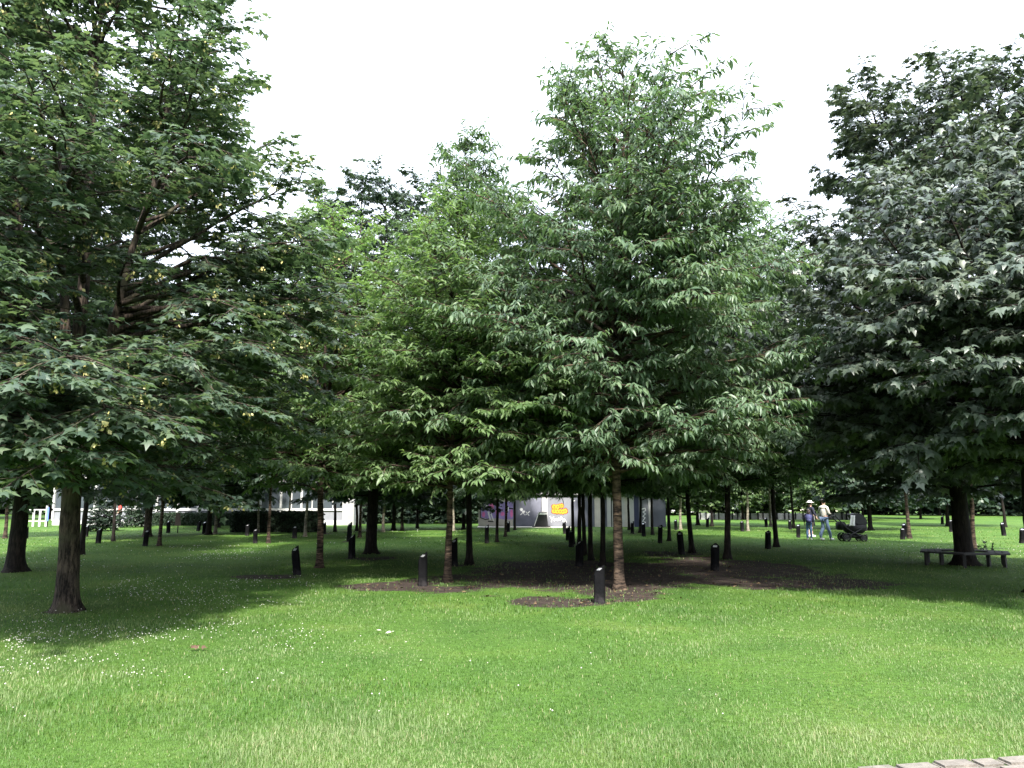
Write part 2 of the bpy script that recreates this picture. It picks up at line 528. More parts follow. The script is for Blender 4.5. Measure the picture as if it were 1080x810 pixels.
ARCH['shrub'] = grow_tree(81, 3.4, [(0.15, 1.8), (0.8, 2.1), (1.8, 1.9), (2.8, 1.2), (3.4, 0.4)], 60, 'quad', 0.26,
                          0.08, elev=(-15, 50), sec_gap=0.34, twig_gap=0.28, twig_len=0.4, n_leaf=7, droop=0.3, flat=0.6, minz=0.1, twigs=False, inner=0.1)

TREE_XY = []


def tree(name, px, py, arch, sc, leafm, barkm, label, cat='tree', group=None, rz=0.0, xy=None, sxy=None):
    x, y = ground(px, py) if xy is None else xy
    TREE_XY.append((x, y))
    s = (sxy or sc, sxy or sc, sc)
    o = empty(name, (x, y, 0), rz, s)
    tag(o, label, cat, group)
    tm, cm, km = ARCH[arch]
    for nm, me, mt in (('trunk', tm, barkm), ('crown', cm, leafm), ('seed_keys', km if arch == 'maple' and barkm is M_bark_maple else None, M_key)):
        if me is None: continue
        if not me.materials: me.materials.append(mt)
        c = bpy.data.objects.new(nm, me)
        COL.objects.link(c)
        c.parent = o
        if me.materials[0] is not mt:
            c.material_slots[0].link = 'OBJECT'
            c.material_slots[0].material = mt
        if nm == 'seed_keys': c['kind'] = 'stuff'
    return o


# ---- front trees
tree('maple_tree', 69, 645, 'maple', 1.0, M_maple, M_bark_maple, 'nearest maple with thick grey trunk on open grass, yellow seed keys among its leaves', rz=0.0)
tree('maple_tree', 15, 603, 'syc_tall', 0.95, M_maple, M_bark_dark, 'big dark maple with flared black trunk behind and left of the nearest maple', rz=2.0)
tree('cherry_tree', 653, 622, 'cherry', 1.06, M_cherry, M_bark_cherry, 'tallest broad cherry with cracked brown bark at the front of the middle row', rz=0.6, sxy=0.97)
tree('cherry_tree', 472, 614, 'cherry_slim', 0.87, M_light, M_bark_cherry, 'slim light green cherry beside the black post at the end of the bare soil patch', rz=1.0, sxy=1.02)
tree('cherry_tree', 337, 599, 'cherry_round', 1.0, M_light, M_bark_cherry, 'bright green cherry with slender striped trunk right of the slant topped post', rz=2.6, sxy=1.15)
tree('cherry_tree', 495, 596, 'cherry_slim', 1.24, M_cherry, M_bark_dark, 'tall narrow cherry with dark trunk just behind the slim light green cherry', rz=4.0, sxy=1.1)
tree('maple_tree', 391, 584, 'syc_tall', 0.9, M_dark, M_bark_dark, 'big dark maple with stout black trunk standing between the two light green cherries', rz=1.2)
tree('sycamore_tree', 1099, 626, 'syc_front', 1.0, M_syc, M_bark_dark, 'wide low sycamore with big drooping grey green leaves at the right edge', rz=0.4)
tree('sycamore_tree', 1018, 596, 'syc_tall', 1.0, M_syc, M_bark_dark, 'tall sycamore with the low bench built around its black trunk', rz=3.0, sxy=1.12)
tree('maple_tree', 86, 585, 'young', 1.5, M_maple, M_bark_dark, 'thin tree half hidden behind the trunk of the nearest maple', rz=0.5)
# ---- middle row behind the tall cherry
ROWG = 'cherries in the long row behind the tall cherry'
for px, py, sc, lab, rz in [
    (636, 597, 0.92, 'first dark trunked cherry in the row directly behind the tall cherry', 1.1),
    (623, 591, 0.95, 'second dark trunked cherry in the row behind the tall cherry', 2.2),
    (616.5, 586, 0.9, 'third dark trunked cherry in the row behind the tall cherry', 3.4),
    (611, 581, 0.95, 'fourth dark trunked cherry in the row behind the tall cherry', 0.4),
    (604.5, 574, 0.9, 'grey trunked cherry at the row end in front of the yellow graffiti', 5.0)]:
    tree('cherry_tree', px, py, 'cherry_slim', sc, M_cherry, M_bark_dark, lab, group=ROWG, rz=rz)
# ---- right diagonal row
RG = 'cherries in the diagonal row right of the tall cherry'
for px, py, ar, sc, lm, lab, rz, sxy in [
    (767, 590, 'cherry_round', 1.12, M_cherry, 'nearest dark cherry of the diagonal row, beside a post on dark soil', 0.9, 1.2),
    (730, 583, 'cherry_round', 0.92, M_cherry, 'dark cherry second along the diagonal row with a slant topped post at its left', 3.9, 1.1),
    (706, 570.5, 'cherry_slim', 0.95, M_cherry, 'dark cherry just right of the slate grey end of the graffiti wall', 5.1, None),
    (688, 564, 'cherry_slim', 0.92, M_cherry, 'striped cherry in front of the white pillar near the slate wall end', 2.1, None),
    (675, 562, 'cherry_round', 0.9, M_cherry, 'grey striped cherry in front of the white scribbled tag', 0.2, None),
    (663.5, 559, 'cherry_slim', 0.92, M_cherry, 'thin cherry farthest along the diagonal row, against pale wall panels', 3.0, None),
    (819, 577, 'cherry_round', 1.18, M_cherry, 'dark cherry standing alone left of the family with the pram', 4.4, 1.15)]:
    tree('cherry_tree', px, py, ar, sc, lm, M_bark_dark, lab, group=RG, rz=rz, sxy=sxy)
# ---- mid-distance individual trees
for nm, px, py, ar, sc, lm, bm_, lab, rz in [
    ('birch_tree', 789, 560, 'young', 1.35, M_far, M_bark_pale, 'young tree with pale whitish trunk beside a greenish post', 1.0),
    ('young_tree', 813, 555, 'young', 1.4, M_far, M_bark_pale, 'pale trunked young tree behind the lone dark cherry', 2.0),
    ('young_tree', 837, 557, 'young', 1.4, M_far, M_bark_dark, 'thin dark young tree between two posts left of the child', 3.0),
    ('young_tree', 718, 558.5, 'young', 1.4, M_far, M_bark_pale, 'pale thin young tree between the two nearest diagonal row cherries', 0.7),
    ('young_tree', 736, 554, 'far', 0.8, M_far, M_bark_dark, 'dark trunk tree at the edge of the far path', 4.0),
    ('young_tree', 751, 555, 'young', 1.5, M_far, M_bark_dark, 'slender young tree at the edge of the far path', 5.0),
    ('linden_tree', 918, 559, 'far', 0.85, M_dark, M_bark_dark, 'dark tree directly behind the pram', 1.5),
    ('linden_tree', 959, 568, 'young', 1.5, M_syc, M_bark_cherry, 'reddish brown trunk with two short posts leaning against its left side', 2.5),
    ('young_tree', 1028, 581, 'young', 1.4, M_syc, M_bark_cherry, 'slim mottled trunk right behind the bench sycamore', 0.3),
    ('linden_tree', 1000, 555, 'far', 0.85, M_dark, M_bark_dark, 'dark tree first of the line behind the bench', 3.3),
    ('linden_tree', 1060, 556, 'young', 1.6, M_dark, M_bark_dark, 'thin dark trunk behind the wide post right of the bench', 4.1),
    ('young_tree', 404, 561, 'young', 1.4, M_light, M_bark_pale, 'thin pale trunk just right of the stout black maple trunk', 0.9),
    ('young_tree', 415, 559.5, 'far', 0.8, M_dark, M_bark_dark, 'dark trunk in front of the dark shrubs', 1.9),
    ('young_tree', 424, 560, 'young', 1.5, M_dark, M_bark_dark, 'greyish trunk in front of the dark shrubs', 2.9),
    ('young_tree', 440, 557, 'young', 1.5, M_dark, M_bark_dark, 'slim dark trunk in the shade before the dark shrubs', 3.9),
    ('young_tree', 478, 560, 'young', 1.3, M_light, M_bark_pale, 'pale slim trunk peeping out behind the slim light green cherry', 4.9),
    ('young_tree', 489, 558, 'far', 0.75, M_dark, M_bark_dark, 'dark trunk between the slim and the tall narrow cherry', 5.9),
    ('cherry_tree', 524, 572, 'cherry_slim', 0.85, M_cherry, M_bark_dark, 'dark cherry leaning in front of the purple mural', 0.5),
    ('cherry_tree', 533, 566, 'cherry_round', 0.85, M_cherry, M_bark_cherry, 'brown trunked cherry in front of the right half of the mural', 1.5),
    ('cherry_tree', 543, 559, 'cherry_slim', 0.9, M_cherry, M_bark_dark, 'cherry at the right border of the purple mural', 2.5),
    ('young_tree', 353, 561, 'young', 1.4, M_dark, M_bark_dark, 'dark thin tree in front of the grey window panels', 3.5),
    ('young_tree', 376, 560, 'young', 1.4, M_dark, M_bark_dark, 'thin dark tree in front of the white end wall', 4.5),
    ('cherry_tree', 379.5, 567, 'cherry_slim', 0.9, M_light, M_bark_cherry, 'brown trunked tree left of the stout black maple trunk', 5.5),
    ('cherry_tree', 322, 566, 'young', 1.3, M_far, M_bark_pale, 'pale striped young tree in front of the right end of the clipped hedge', 0.8),
    ('young_tree', 304, 559, 'young', 1.1, M_far, M_bark_pale, 'very thin sapling in front of the clipped hedge', 1.8),
    ('purple_plum_tree', 283, 573, 'young', 1.2, M_dark, M_bark_cherry, 'reddish trunked young tree in front of the middle of the clipped hedge', 2.8),
    ('young_tree', 272, 562, 'young', 1.05, M_dark, M_bark_pale, 'bare pale sapling leaning by a post at the clipped hedge', 3.8),
    ('linden_tree', 220, 564, 'far', 0.85, M_dark, M_bark_dark, 'dark tree standing left of the clipped hedge, nearest of three trunks', 4.8),
    ('young_tree', 227, 563, 'young', 1.4, M_far, M_bark_pale, 'thin pale trunk middle of three left of the clipped hedge', 5.8),
    ('linden_tree', 230, 556.5, 'far', 0.9, M_dark, M_bark_dark, 'dark tree at the low back hedge, rearmost of three trunks', 0.6),
    ('cherry_tree', 168, 576, 'cherry_slim', 0.9, M_maple, M_bark_cherry, 'brown trunked tree right of the thick flared trunk', 1.6),
    ('maple_tree', 155, 566, 'syc_tall', 0.85, M_dark, M_bark_maple, 'thick trunked maple with a post in front of its flared foot', 2.6),
    ('young_tree', 119, 571, 'young', 1.2, M_far, M_bark_dark, 'sapling right of the post beside the red jacket', 3.6),
    ('young_tree', 5, 568, 'young', 1.4, M_far, M_bark_cherry, 'thin brown trunk at the left border behind the big dark maple', 4.6)]:
    tree(nm, px, py, ar, sc, lm, bm_, lab, rz=rz)

# ---- trees beyond the lawn: each an object, nothing tells them apart
fr = np.random.default_rng(5)
for px, Y, sc in [(60, 66, 1.0), (150, 72, 1.1), (245, 69, 1.0), (330, 74, 1.15), (420, 60, 0.95), (465, 63, 1.0), (520, 68, 1.0), (585, 70, 1.0), (640, 66, 1.0),
                  (700, 82, 1.0), (760, 84, 1.0), (800, 78, 0.9), (850, 74, 1.0), (890, 70, 1.0), (935, 84, 1.1), (985, 80, 1.0), (1035, 86, 1.1), (1080, 78, 1.1), (1130, 80, 1.1),
                  (-20, 70, 1.1), (-70, 60, 1.0), (1190, 70, 1.0), (780, 64, 0.75), (862, 58, 0.75), (905, 62, 0.75), (965, 66, 0.75)]:
    tree('linden_tree', 0, 0, 'far', sc, M_far if px > 690 and px < 880 else M_dark, M_bark_dark, 'leafy tree in the belt closing off the far side of the lawn',
         group='trees beyond the lawn', rz=float(fr.uniform(0, 6)), xy=((px - 540) / F * Y, Y))
for i in range(38):
    Y = float(fr.uniform(80, 92))
    px = -160 + i * 37 + float(fr.uniform(-8, 8))
    tree('shrub', 0, 0, 'shrub', float(fr.uniform(1.0, 1.5)), M_far if 690 < px < 880 else M_hedge, M_bark_dark, 'leafy shrub in the thicket along the far edge of the park', cat='shrub', group='thicket shrubs on the far edge',
         rz=float(fr.uniform(0, 6)), xy=((px - 540) / F * Y, Y), sxy=float(fr.uniform(1.4, 1.9)))
for px, Y, sc in [(395, 54, 0.9), (425, 56, 1.1), (452, 55, 1.0), (480, 54, 1.05), (500, 56, 0.9)]:
    tree('shrub', 0, 0, 'shrub', sc, M_hedge, M_bark_dark, 'dense dark shrub in the shrubbery between the white building and the mural', cat='shrub', group='shrubs beyond the lawn',
         rz=float(fr.uniform(0, 6)), xy=((px - 540) / F * Y, Y))
tree('shrub', 0, 0, 'shrub', 0.42, M_hedge, M_bark_dark, 'low dark shrub behind the person in red', cat='shrub', xy=ground(143, 556), rz=1)
tree('shrub', 0, 0, 'shrub', 0.42, M_hedge, M_bark_dark, 'dark shrub left of the person in red, behind a post', cat='shrub', xy=ground(108, 560), rz=2)

# ------------------------------------------------------------------ hedges
def hedge(px0, px1, py, top, depth, label, seed, leaf=0.11, n=5200):
    x0, y = ground(px0, py)
    x1, _ = ground(px1, py)
    lr = np.random.default_rng(seed)
    o = empty('hedge', ((x0 + x1) / 2, y + depth / 2, 0))
    tag(o, label, 'hedge')
    w, d, h = (x1 - x0) / 2, depth / 2, top
    bm = bmesh.new()
    add_box(bm, -w + 0.06, w - 0.06, -d + 0.06, d - 0.06, -0.02, h - 0.06)
    bm_obj('branches', bm, M_bark_dark, o)
    u = lr.uniform(-1, 1, (n, 3))
    f = lr.random(n)
    P = np.stack([u[:, 0] * w, u[:, 1] * d, (u[:, 2] + 1) / 2 * h], 1)
    nn = np.zeros((n, 3))
    top_m, fr_m = f < 0.35, (f >= 0.35) & (f < 0.85)
    P[top_m, 2] = h; nn[top_m, 2] = 1
    P[fr_m, 1] = -d; nn[fr_m, 1] = -1
    si = ~(top_m | fr_m)
    P[si, 0] = np.sign(u[si, 0]) * w; nn[si, 0] = np.sign(u[si, 0])
    P += lr.normal(0, 0.03, (n, 3))
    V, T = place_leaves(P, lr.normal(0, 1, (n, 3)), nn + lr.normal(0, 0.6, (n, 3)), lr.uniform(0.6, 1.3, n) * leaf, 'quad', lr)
    link_mesh('foliage', np_mesh('foliage', V, [T]), M_hedge, o)


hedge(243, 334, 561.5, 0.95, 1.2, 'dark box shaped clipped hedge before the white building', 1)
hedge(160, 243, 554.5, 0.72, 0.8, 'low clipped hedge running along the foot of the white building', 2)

# ------------------------------------------------------------------ bollards
M_post = flat_mat('black_post', (0.004, 0.004, 0.0048), 0.75, 0.5, 9.0, 0.4)
nt = M_post.node_tree
sx = nt.nodes.new('ShaderNodeSeparateXYZ')
tc_ = [n_ for n_ in nt.nodes if n_.bl_idname == 'ShaderNodeTexCoord'][0]
nt.links.new(tc_.outputs['Object'], sx.inputs[0])
sr_ = ramp(nt, sx.outputs['Z'], [(0.02, (1, 1, 1)), (0.16, (0, 0, 0))])   # dried mud splashed up the foot
nz_ = N(nt, 'ShaderNodeTexNoise', Scale=14.0, Detail=5.0)
nt.links.new(tc_.outputs['Object'], nz_.inputs['Vector'])
mu = mixc(nt, 1.0, sr_.outputs[0], ramp(nt, nz_.outputs['Fac'], [(0.35, (.1, .1, .1)), (0.65, (1, 1, 1))]).outputs[0], 'MULTIPLY')
bs_ = nt.nodes['Principled BSDF']
old = bs_.inputs['Base Color'].links[0].from_socket
nt.links.new(mixc(nt, mu, old, (0.03, 0.027, 0.028)), bs_.inputs['Base Color'])
M_post.node_tree.nodes['Principled BSDF'].inputs['Specular IOR Level'].default_value = 0.08
M_plate = flat_mat('plate_metal', (0.55, 0.56, 0.58), 0.3, 0.2, 12.0, 0.0, 0.6)


def bollard_meshes():
    bm = bmesh.new()
    w = 0.078
    ring = []
    for i in range(8):                      # square with cut corners
        a = [(-w, -w * .7), (-w * .7, -w), (w * .7, -w), (w, -w * .7), (w, w * .7), (w * .7, w), (-w * .7, w), (-w, w * .7)][i]
        ring.append(a)

    def top(x, y): return 0.50 + 0.55 * x + 0.5 * y
    rows = []
    for zf, sc in ((-0.05, 1.06), (0.05, 1.03), (0.25, 0.99), (0.38, 1.0), (1.0, 0.99)):
        row = []
        for (x, y) in ring:
            z = zf if zf < 0.9 else top(x, y)
            row.append(bm.verts.new((x * sc, y * sc, z)))
        rows.append(row)
    for a, b in zip(rows, rows[1:]):
        for i in range(8):
            bm.faces.new((a[i], a[(i + 1) % 8], b[(i + 1) % 8], b[i]))
    bm.faces.new(rows[-1])
    es = [e for e in rows[-1][0].link_edges]
    me = bpy.data.meshes.new('shaft')
    bmesh.ops.recalc_face_normals(bm, faces=bm.faces)
    bm.to_mesh(me); bm.free()
    me.materials.append(M_post)
    bm = bmesh.new()
    add_box(bm, -0.045, 0.045, -0.03, 0.03, 0.0, 0.008, 0.002)
    n = Vector((-0.55, -0.5, 1)).normalized()
    M = Matrix.Translation((0, 0, 0.502)) @ n.to_track_quat('Z', 'Y').to_matrix().to_4x4()
    bmesh.ops.transform(bm, matrix=M, verts=bm.verts)
    m2 = bpy.data.meshes.new('name_plate')
    bm.to_mesh(m2); bm.free()
    m2.materials.append(M_plate)
    return me, m2


SHAFT, PLATE = bollard_meshes()
POSTS = [
    (313.5, 606, 29, 'black slant topped post on the lawn left of the bright green cherry', 0),
    (446, 618, 34, 'black post with pale chipped top at the bare soil patch', 0),
    (632.5, 636, 38, 'dark post with greyish foot at the base of the tall cherry', 0),
    (479, 597, 29, 'black post close behind the trunk of the slim light green cherry', 0),
    (371, 589, 25, 'black post left of the stout maple trunk, nearer of an overlapping pair', 0),
    (368, 571, 20, 'black post left of the stout maple trunk, farther of an overlapping pair', 0),
    (513.5, 573, 19, 'black post with bright white slanted top in front of the mural', 0),
    (536, 561, 11, 'small black post behind the brown trunk by the mural', 0),
    (310.5, 568, 13, 'black post in front of the clipped hedge near its right end', 0),
    (342, 563, 12, 'black post half hidden right of the bright green cherry trunk', 0),
    (269, 573, 15, 'black post beside the reddish trunk at the clipped hedge', 0),
    (260.5, 565, 12, 'black post at the foot of the clipped hedge, left of its neighbour', 0),
    (209, 560, 11, 'black post with white top left of three trunks', 0),
    (215, 563, 13, 'black post touching the dark trunk left of the clipped hedge', 0),
    (177.5, 562, 13, 'black post right of the thick flared trunk, before the low hedge', 0),
    (153, 576, 17, 'black post standing in front of the thick flared trunk', 0),
    (103.5, 573, 16, 'black post with white slanted top near the red jacket', 0),
    (90.5, 566, 12, 'black post just right of the nearest maple trunk', 0),
    (27, 568, 12, 'black post right behind the flared black maple trunk', 0),
    (602.5, 577, 18, 'black post nearest in the line of posts before the yellow graffiti', 0),
    (599, 570, 15, 'black post second in the line of posts before the yellow graffiti', 0),
    (596, 563, 13, 'black post farthest in the line of posts before the yellow graffiti', 0),
    (611, 597, 27, 'black post in deep shade left of the row behind the tall cherry', 0),
    (667, 563, 13, 'black post before the navy strip of the graffiti wall', 0),
    (679, 566, 15, 'black post before the white pillar of the slate wall', 0),
    (696, 573, 19, 'black slant topped post before the slate grey end of the wall', 0),
    (719, 585, 24, 'black slant topped post left of the second diagonal row cherry', 0),
    (754, 602, 28, 'black post on dark soil left of the nearest diagonal row cherry', 0),
    (713, 559, 11, 'small black post right of the slate wall end', 0),
    (746, 556, 10, 'small black post at the edge of the far path', 0),
    (783, 560.5, 11, 'greenish dark post left of the pale whitish trunk', 0),
    (808.5, 556, 10, 'small black post left of the lone dark cherry, farther of two', 0),
    (810, 579, 19, 'black post with light cap left of the lone dark cherry, nearer of two', 0),
    (833.5, 558.5, 10, 'small black post left of the thin dark young tree', 0),
    (842, 567, 14, 'black post just left of the child with the rucksack', 0),
    (912.5, 560, 12, 'black post hidden behind the pram hood', 0),
    (952, 569, 12, 'pale capped post left of the reddish brown trunk, front of two', 0),
    (955, 566, 14, 'pale capped post touching the reddish brown trunk, rear of two', 0),
    (994, 553, 9, 'small post left of the line behind the bench', 0),
    (1003, 561, 13, 'dark post against the left side of the bench sycamore', 0),
    (1059, 565, 14, 'broad black post right of the bench', 0),
    (1078, 573, 16, 'black post with shiny top at the right border', 0),
]
br = np.random.default_rng(3)
POST_XY = []
proto = None
for (px, py, h, lab, _) in POSTS:
    x, y = ground(px, py)
    POST_XY.append((x, y))
    hh = h / F * math.hypot(y, 0.0)
    s = hh / 0.57
    if proto is None:
        o = empty('bollard')
        link_mesh('shaft', SHAFT, M_post, o)
        link_mesh('name_plate', PLATE, M_plate, o)
        proto = o
    else:
        o = proto.copy()
        COL.objects.link(o)
        for ch in proto.children:
            c = ch.copy()
            COL.objects.link(c)
            c.parent = o
    o.location = (x, y, 0)
    o.scale = (1, 1, s)
    o.rotation_euler = (float(br.normal(0, 0.04)), float(br.normal(0, 0.045)), float(br.normal(0, 0.35)))
    tag(o, lab, 'bollard', 'black posts beside the trees')

# ------------------------------------------------------------------ white building
M_white = flat_mat('white_render', (0.45, 0.445, 0.435), 0.8, 0.08, 2.0)
M_grey = flat_mat('grey_panel', (0.2, 0.205, 0.23), 0.6, 0.1, 2.0)
M_grey_wall = flat_mat('grey_wall', (0.3, 0.3, 0.295), 0.8, 0.1, 2.0)
M_glass = flat_mat('window_glass', (0.05, 0.06, 0.07), 0.12, 0.4, 0.6)


def X(px, Y): return (px - CX) / F * Y * 0.9997


BY = 50.0
b = empty('white_building', (X(230, BY), BY, 0))
tag(b, 'long white flat roofed building with grey window band behind the clipped hedge', 'building')
ox = X(230, BY)
bx0, bx1 = X(62, BY) - ox, X(363.5, BY) - ox
bm = bmesh.new()
add_box(bm, bx0, bx1, 0, 9, -0.1, 0.3)          # plinth
add_box(bm, bx0, bx1, 0, 9, 0.9, 1.05)
add_box(bm, bx0, bx1, 0, 9, 2.7, 3.5)
add_box(bm, bx0, bx1, 0.5, 9, 0.3, 0.9)
add_box(bm, bx0, bx1, 0.6, 9, 1.05, 2.7)
bm_obj('wall', bm, M_white, b)
bm = bmesh.new()
add_box(bm, bx0 - 0.3, bx1 + 1.0, -0.4, 9.3, 3.502, 3.72, 0.02)
bm_obj('roof', bm, M_grey_wall, b)
bm = bmesh.new()
add_box(bm, bx1 + 0.003, bx1 + 0.75, -0.12, 9, -0.1, 3.5)
bm_obj('end_wall', bm, M_grey_wall, b)
nb = 14
bw = (bx1 - bx0) / nb
for i in range(nb):
    xa, xb = bx0 + i * bw, bx0 + (i + 1) * bw
    bm = bmesh.new()
    add_box(bm, xa + 0.05, xb - 0.05, 0.08, 0.14, 0.3, 0.9)
    bm_obj('spandrel_panel', bm, M_grey, b)
    bm = bmesh.new()
    add_box(bm, xa - 0.06, xa + 0.06, -0.03, 0.5, 0.3, 0.9)
    add_box(bm, xa - 0.06, xa + 0.06, -0.03, 0.6, 1.05, 2.7)
    add_box(bm, (xa + xb) / 2 - 0.03, (xa + xb) / 2 + 0.03, 0.1, 0.2, 1.05, 2.7)
    wf = bm_obj('window', bm, M_white, b)
    bm = bmesh.new()
    add_box(bm, xa + 0.062, (xa + xb) / 2 - 0.032, 0.12, 0.15, 1.052, 2.698)
    add_box(bm, (xa + xb) / 2 + 0.032, xb - 0.062, 0.12, 0.15, 1.052, 2.698)
    bm_obj('pane', bm, M_glass, wf)

# pale houses far right
def house(px0, px1, Y, h, label, mat, floors=2, seed=0):
    x0, x1 = X(px0, Y), X(px1, Y)
    o = empty('house', ((x0 + x1) / 2, Y, 0))
    tag(o, label, 'house')
    w = (x1 - x0) / 2
    bm = bmesh.new()
    add_box(bm, -w, w, 0, 8, -0.1, h)
    bm_obj('wall', bm, mat, o)
    bm = bmesh.new()
    add_prism(bm, [(-0.4, h), (8.4, h), (4, h + 2.8)], 2 * w + 0.6, Matrix.Translation((w + 0.3, 0, 0.003)) @ Matrix.Rotation(R(90), 4, 'Z'))
    bm_obj('roof', bm, flat_mat('slate', (0.1, 0.1, 0.11), 0.7), o)
    n = max(2, int(2 * w / 2.4))
    for f in range(floors):
        for i in range(n):
            xc = -w + (i + 0.5) * 2 * w / n
            bm = bmesh.new()
            z0 = 0.9 + f * 2.8
            for (a0, a1, c0, c1) in ((-.6, -.52, 0, 1.5), (.52, .6, 0, 1.5), (-.52, .52, 0, .08), (-.52, .52, 1.42, 1.5)):
                add_box(bm, xc + a0, xc + a1, -0.06, 0.02, z0 + c0, z0 + c1)
            wf = bm_obj('window', bm, M_white, o)
            bm = bmesh.new()
            add_box(bm, xc - .52, xc + .52, -0.02, 0.015, z0 + .08, z0 + 1.42)
            bm_obj('pane', bm, M_glass, wf)


house(702, 765, 100, 6.2, 'pale house glimpsed beyond the right end of the graffiti wall', M_white)
house(800, 900, 110, 6.2, 'cream house glimpsed under the branches behind the low pale wall', flat_mat('cream_render', (0.62, 0.58, 0.5), 0.85))

# low pale wall with dark railings (right, far)
WY = 64.0
o = empty('fence', (X(790, WY), WY, 0))
tag(o, 'low pale wall with dark upright railings across the far right lawn', 'fence')
x0, x1 = X(733, WY) - X(790, WY), X(905, WY) - X(790, WY)
bm = bmesh.new()
add_box(bm, x0, x1, 0, 0.25, -0.05, 0.5, 0.01)
bm_obj('low_wall', bm, M_grey_wall, o)
bm = bmesh.new()
n = 26
for i in range(n):
    xc = x0 + (i + 0.5 + random.uniform(-.25, .25)) * (x1 - x0) / n
    add_box(bm, xc - 0.04, xc + 0.04, -0.12, -0.02, -0.05, 0.62)
bm_obj('railings', bm, M_post, o)

# ------------------------------------------------------------------ graffiti wall
GY = 47.0
M_slate = flat_mat('slate_paint', (0.11, 0.115, 0.15), 0.7, 0.2, 1.5)
M_blue_grey = flat_mat('blue_grey_paint', (0.15, 0.155, 0.2), 0.7, 0.2, 1.5)
M_mid_grey = flat_mat('mid_grey_paint', (0.17, 0.175, 0.2), 0.7, 0.15, 1.5)
M_navy = flat_mat('navy_paint', (0.035, 0.04, 0.09), 0.7, 0.2, 1.5)
M_beige = flat_mat('beige_panel', (0.5, 0.47, 0.42), 0.8, 0.12, 2.0)
M_purple = flat_mat('purple_paint', (0.36, 0.28, 0.6), 0.6, 0.25, 3)
M_pink = flat_mat('pink_paint', (0.78, 0.2, 0.48), 0.6, 0.12, 3)
M_black = flat_mat('black_paint', (0.015, 0.015, 0.018), 0.6, 0.2, 3)
M_wpaint = flat_mat('white_paint', (0.8, 0.8, 0.8), 0.6, 0.06, 3)
M_yellow = flat_mat('yellow_paint', (0.5, 0.26, 0.012), 0.6, 0.15, 5)
M_orange = flat_mat('orange_paint', (0.22, 0.05, 0.015), 0.6, 0.15, 5)

gw = empty('graffiti_wall', (X(600, GY), GY, 0))
tag(gw, 'long grey wall covered in graffiti with a purple mural and yellow bubble letters', 'wall')
gx = X(600, GY)


def GP(px, py):
    x, z = on_plane(px, py, GY)
    return x - gx, z


WTOP = 1.85
for (a, c, m, nm, d) in [(505, 541, M_beige, 'wall_panel', 0), (541, 571, M_blue_grey, 'wall_panel', 0.02), (571, 577, M_white, 'pillar', -0.1), (577, 602, M_mid_grey, 'wall_panel', 0.01),
                         (602, 626, M_slate, 'wall_panel', 0.02), (626, 632, M_beige, 'wall_panel', 0.0), (632, 639, M_slate, 'wall_panel', 0.05), (639, 643, M_white, 'pillar', -0.03),
                         (643, 644.2, M_black, 'wall_panel', 0.05), (644.2, 657, M_white, 'wall_panel', 0), (657, 662, M_beige, 'wall_panel', 0.02), (662, 667, M_white, 'wall_panel', 0.0), (667, 672, M_navy, 'wall_panel', 0.0),
                         (672, 682, M_mid_grey, 'wall_panel', 0.02), (682, 686.5, M_white, 'pillar', -0.06), (686.5, 700, M_slate, 'wall_panel', 0)]:
    bm = bmesh.new()
    add_box(bm, X(a, GY) - gx + 0.002, X(c, GY) - gx - 0.002, d, 0.45, -0.1, WTOP + d * 0.3)
    bm_obj(nm, bm, m, gw)
bm = bmesh.new()
add_box(bm, X(504, GY) - gx, X(701, GY) - gx, -0.14, 0.5, WTOP + 0.02, WTOP + 0.16, 0.01)
bm_obj('coping', bm, M_grey_wall, gw)
bm = bmesh.new()
add_box(bm, X(505, GY) - gx, X(601, GY) - gx, -1.6, -0.12, -0.05, 0.035)
bm_obj('kerb_strip', bm, M_beige, gw)


def paint(name, polys, mat, y):
    bm = bmesh.new()
    for pts in polys:
        add_prism(bm, pts, 0.004, Matrix.Translation((0, y, 0)))
    return bm_obj(name, bm, mat, gw)


def blob(px, py, rx, ry, n=14, seed=0, wob=0.1):
    lr = np.random.default_rng(seed)
    return [GP(px + rx * math.cos(t) * (1 + lr.normal(0, wob)), py + ry * math.sin(t) * (1 + lr.normal(0, wob))) for t in np.linspace(0, 2 * np.pi, n, endpoint=False)]


def stroke(pts, w):
    """flat ribbon polygon list (quads) through px points"""
    out = []
    for (a, c) in zip(pts, pts[1:]):
        d = np.array(c) - np.array(a)
        L = np.linalg.norm(d) + 1e-9
        nx, ny = -d[1] / L * w / 2, d[0] / L * w / 2
        e = d / L * w * 0.3
        out.append([GP(a[0] + nx - e[0], a[1] + ny - e[1]), GP(a[0] - nx - e[0], a[1] - ny - e[1]), GP(c[0] - nx + e[0], c[1] - ny + e[1]), GP(c[0] + nx + e[0], c[1] + ny + e[1])])
    return out


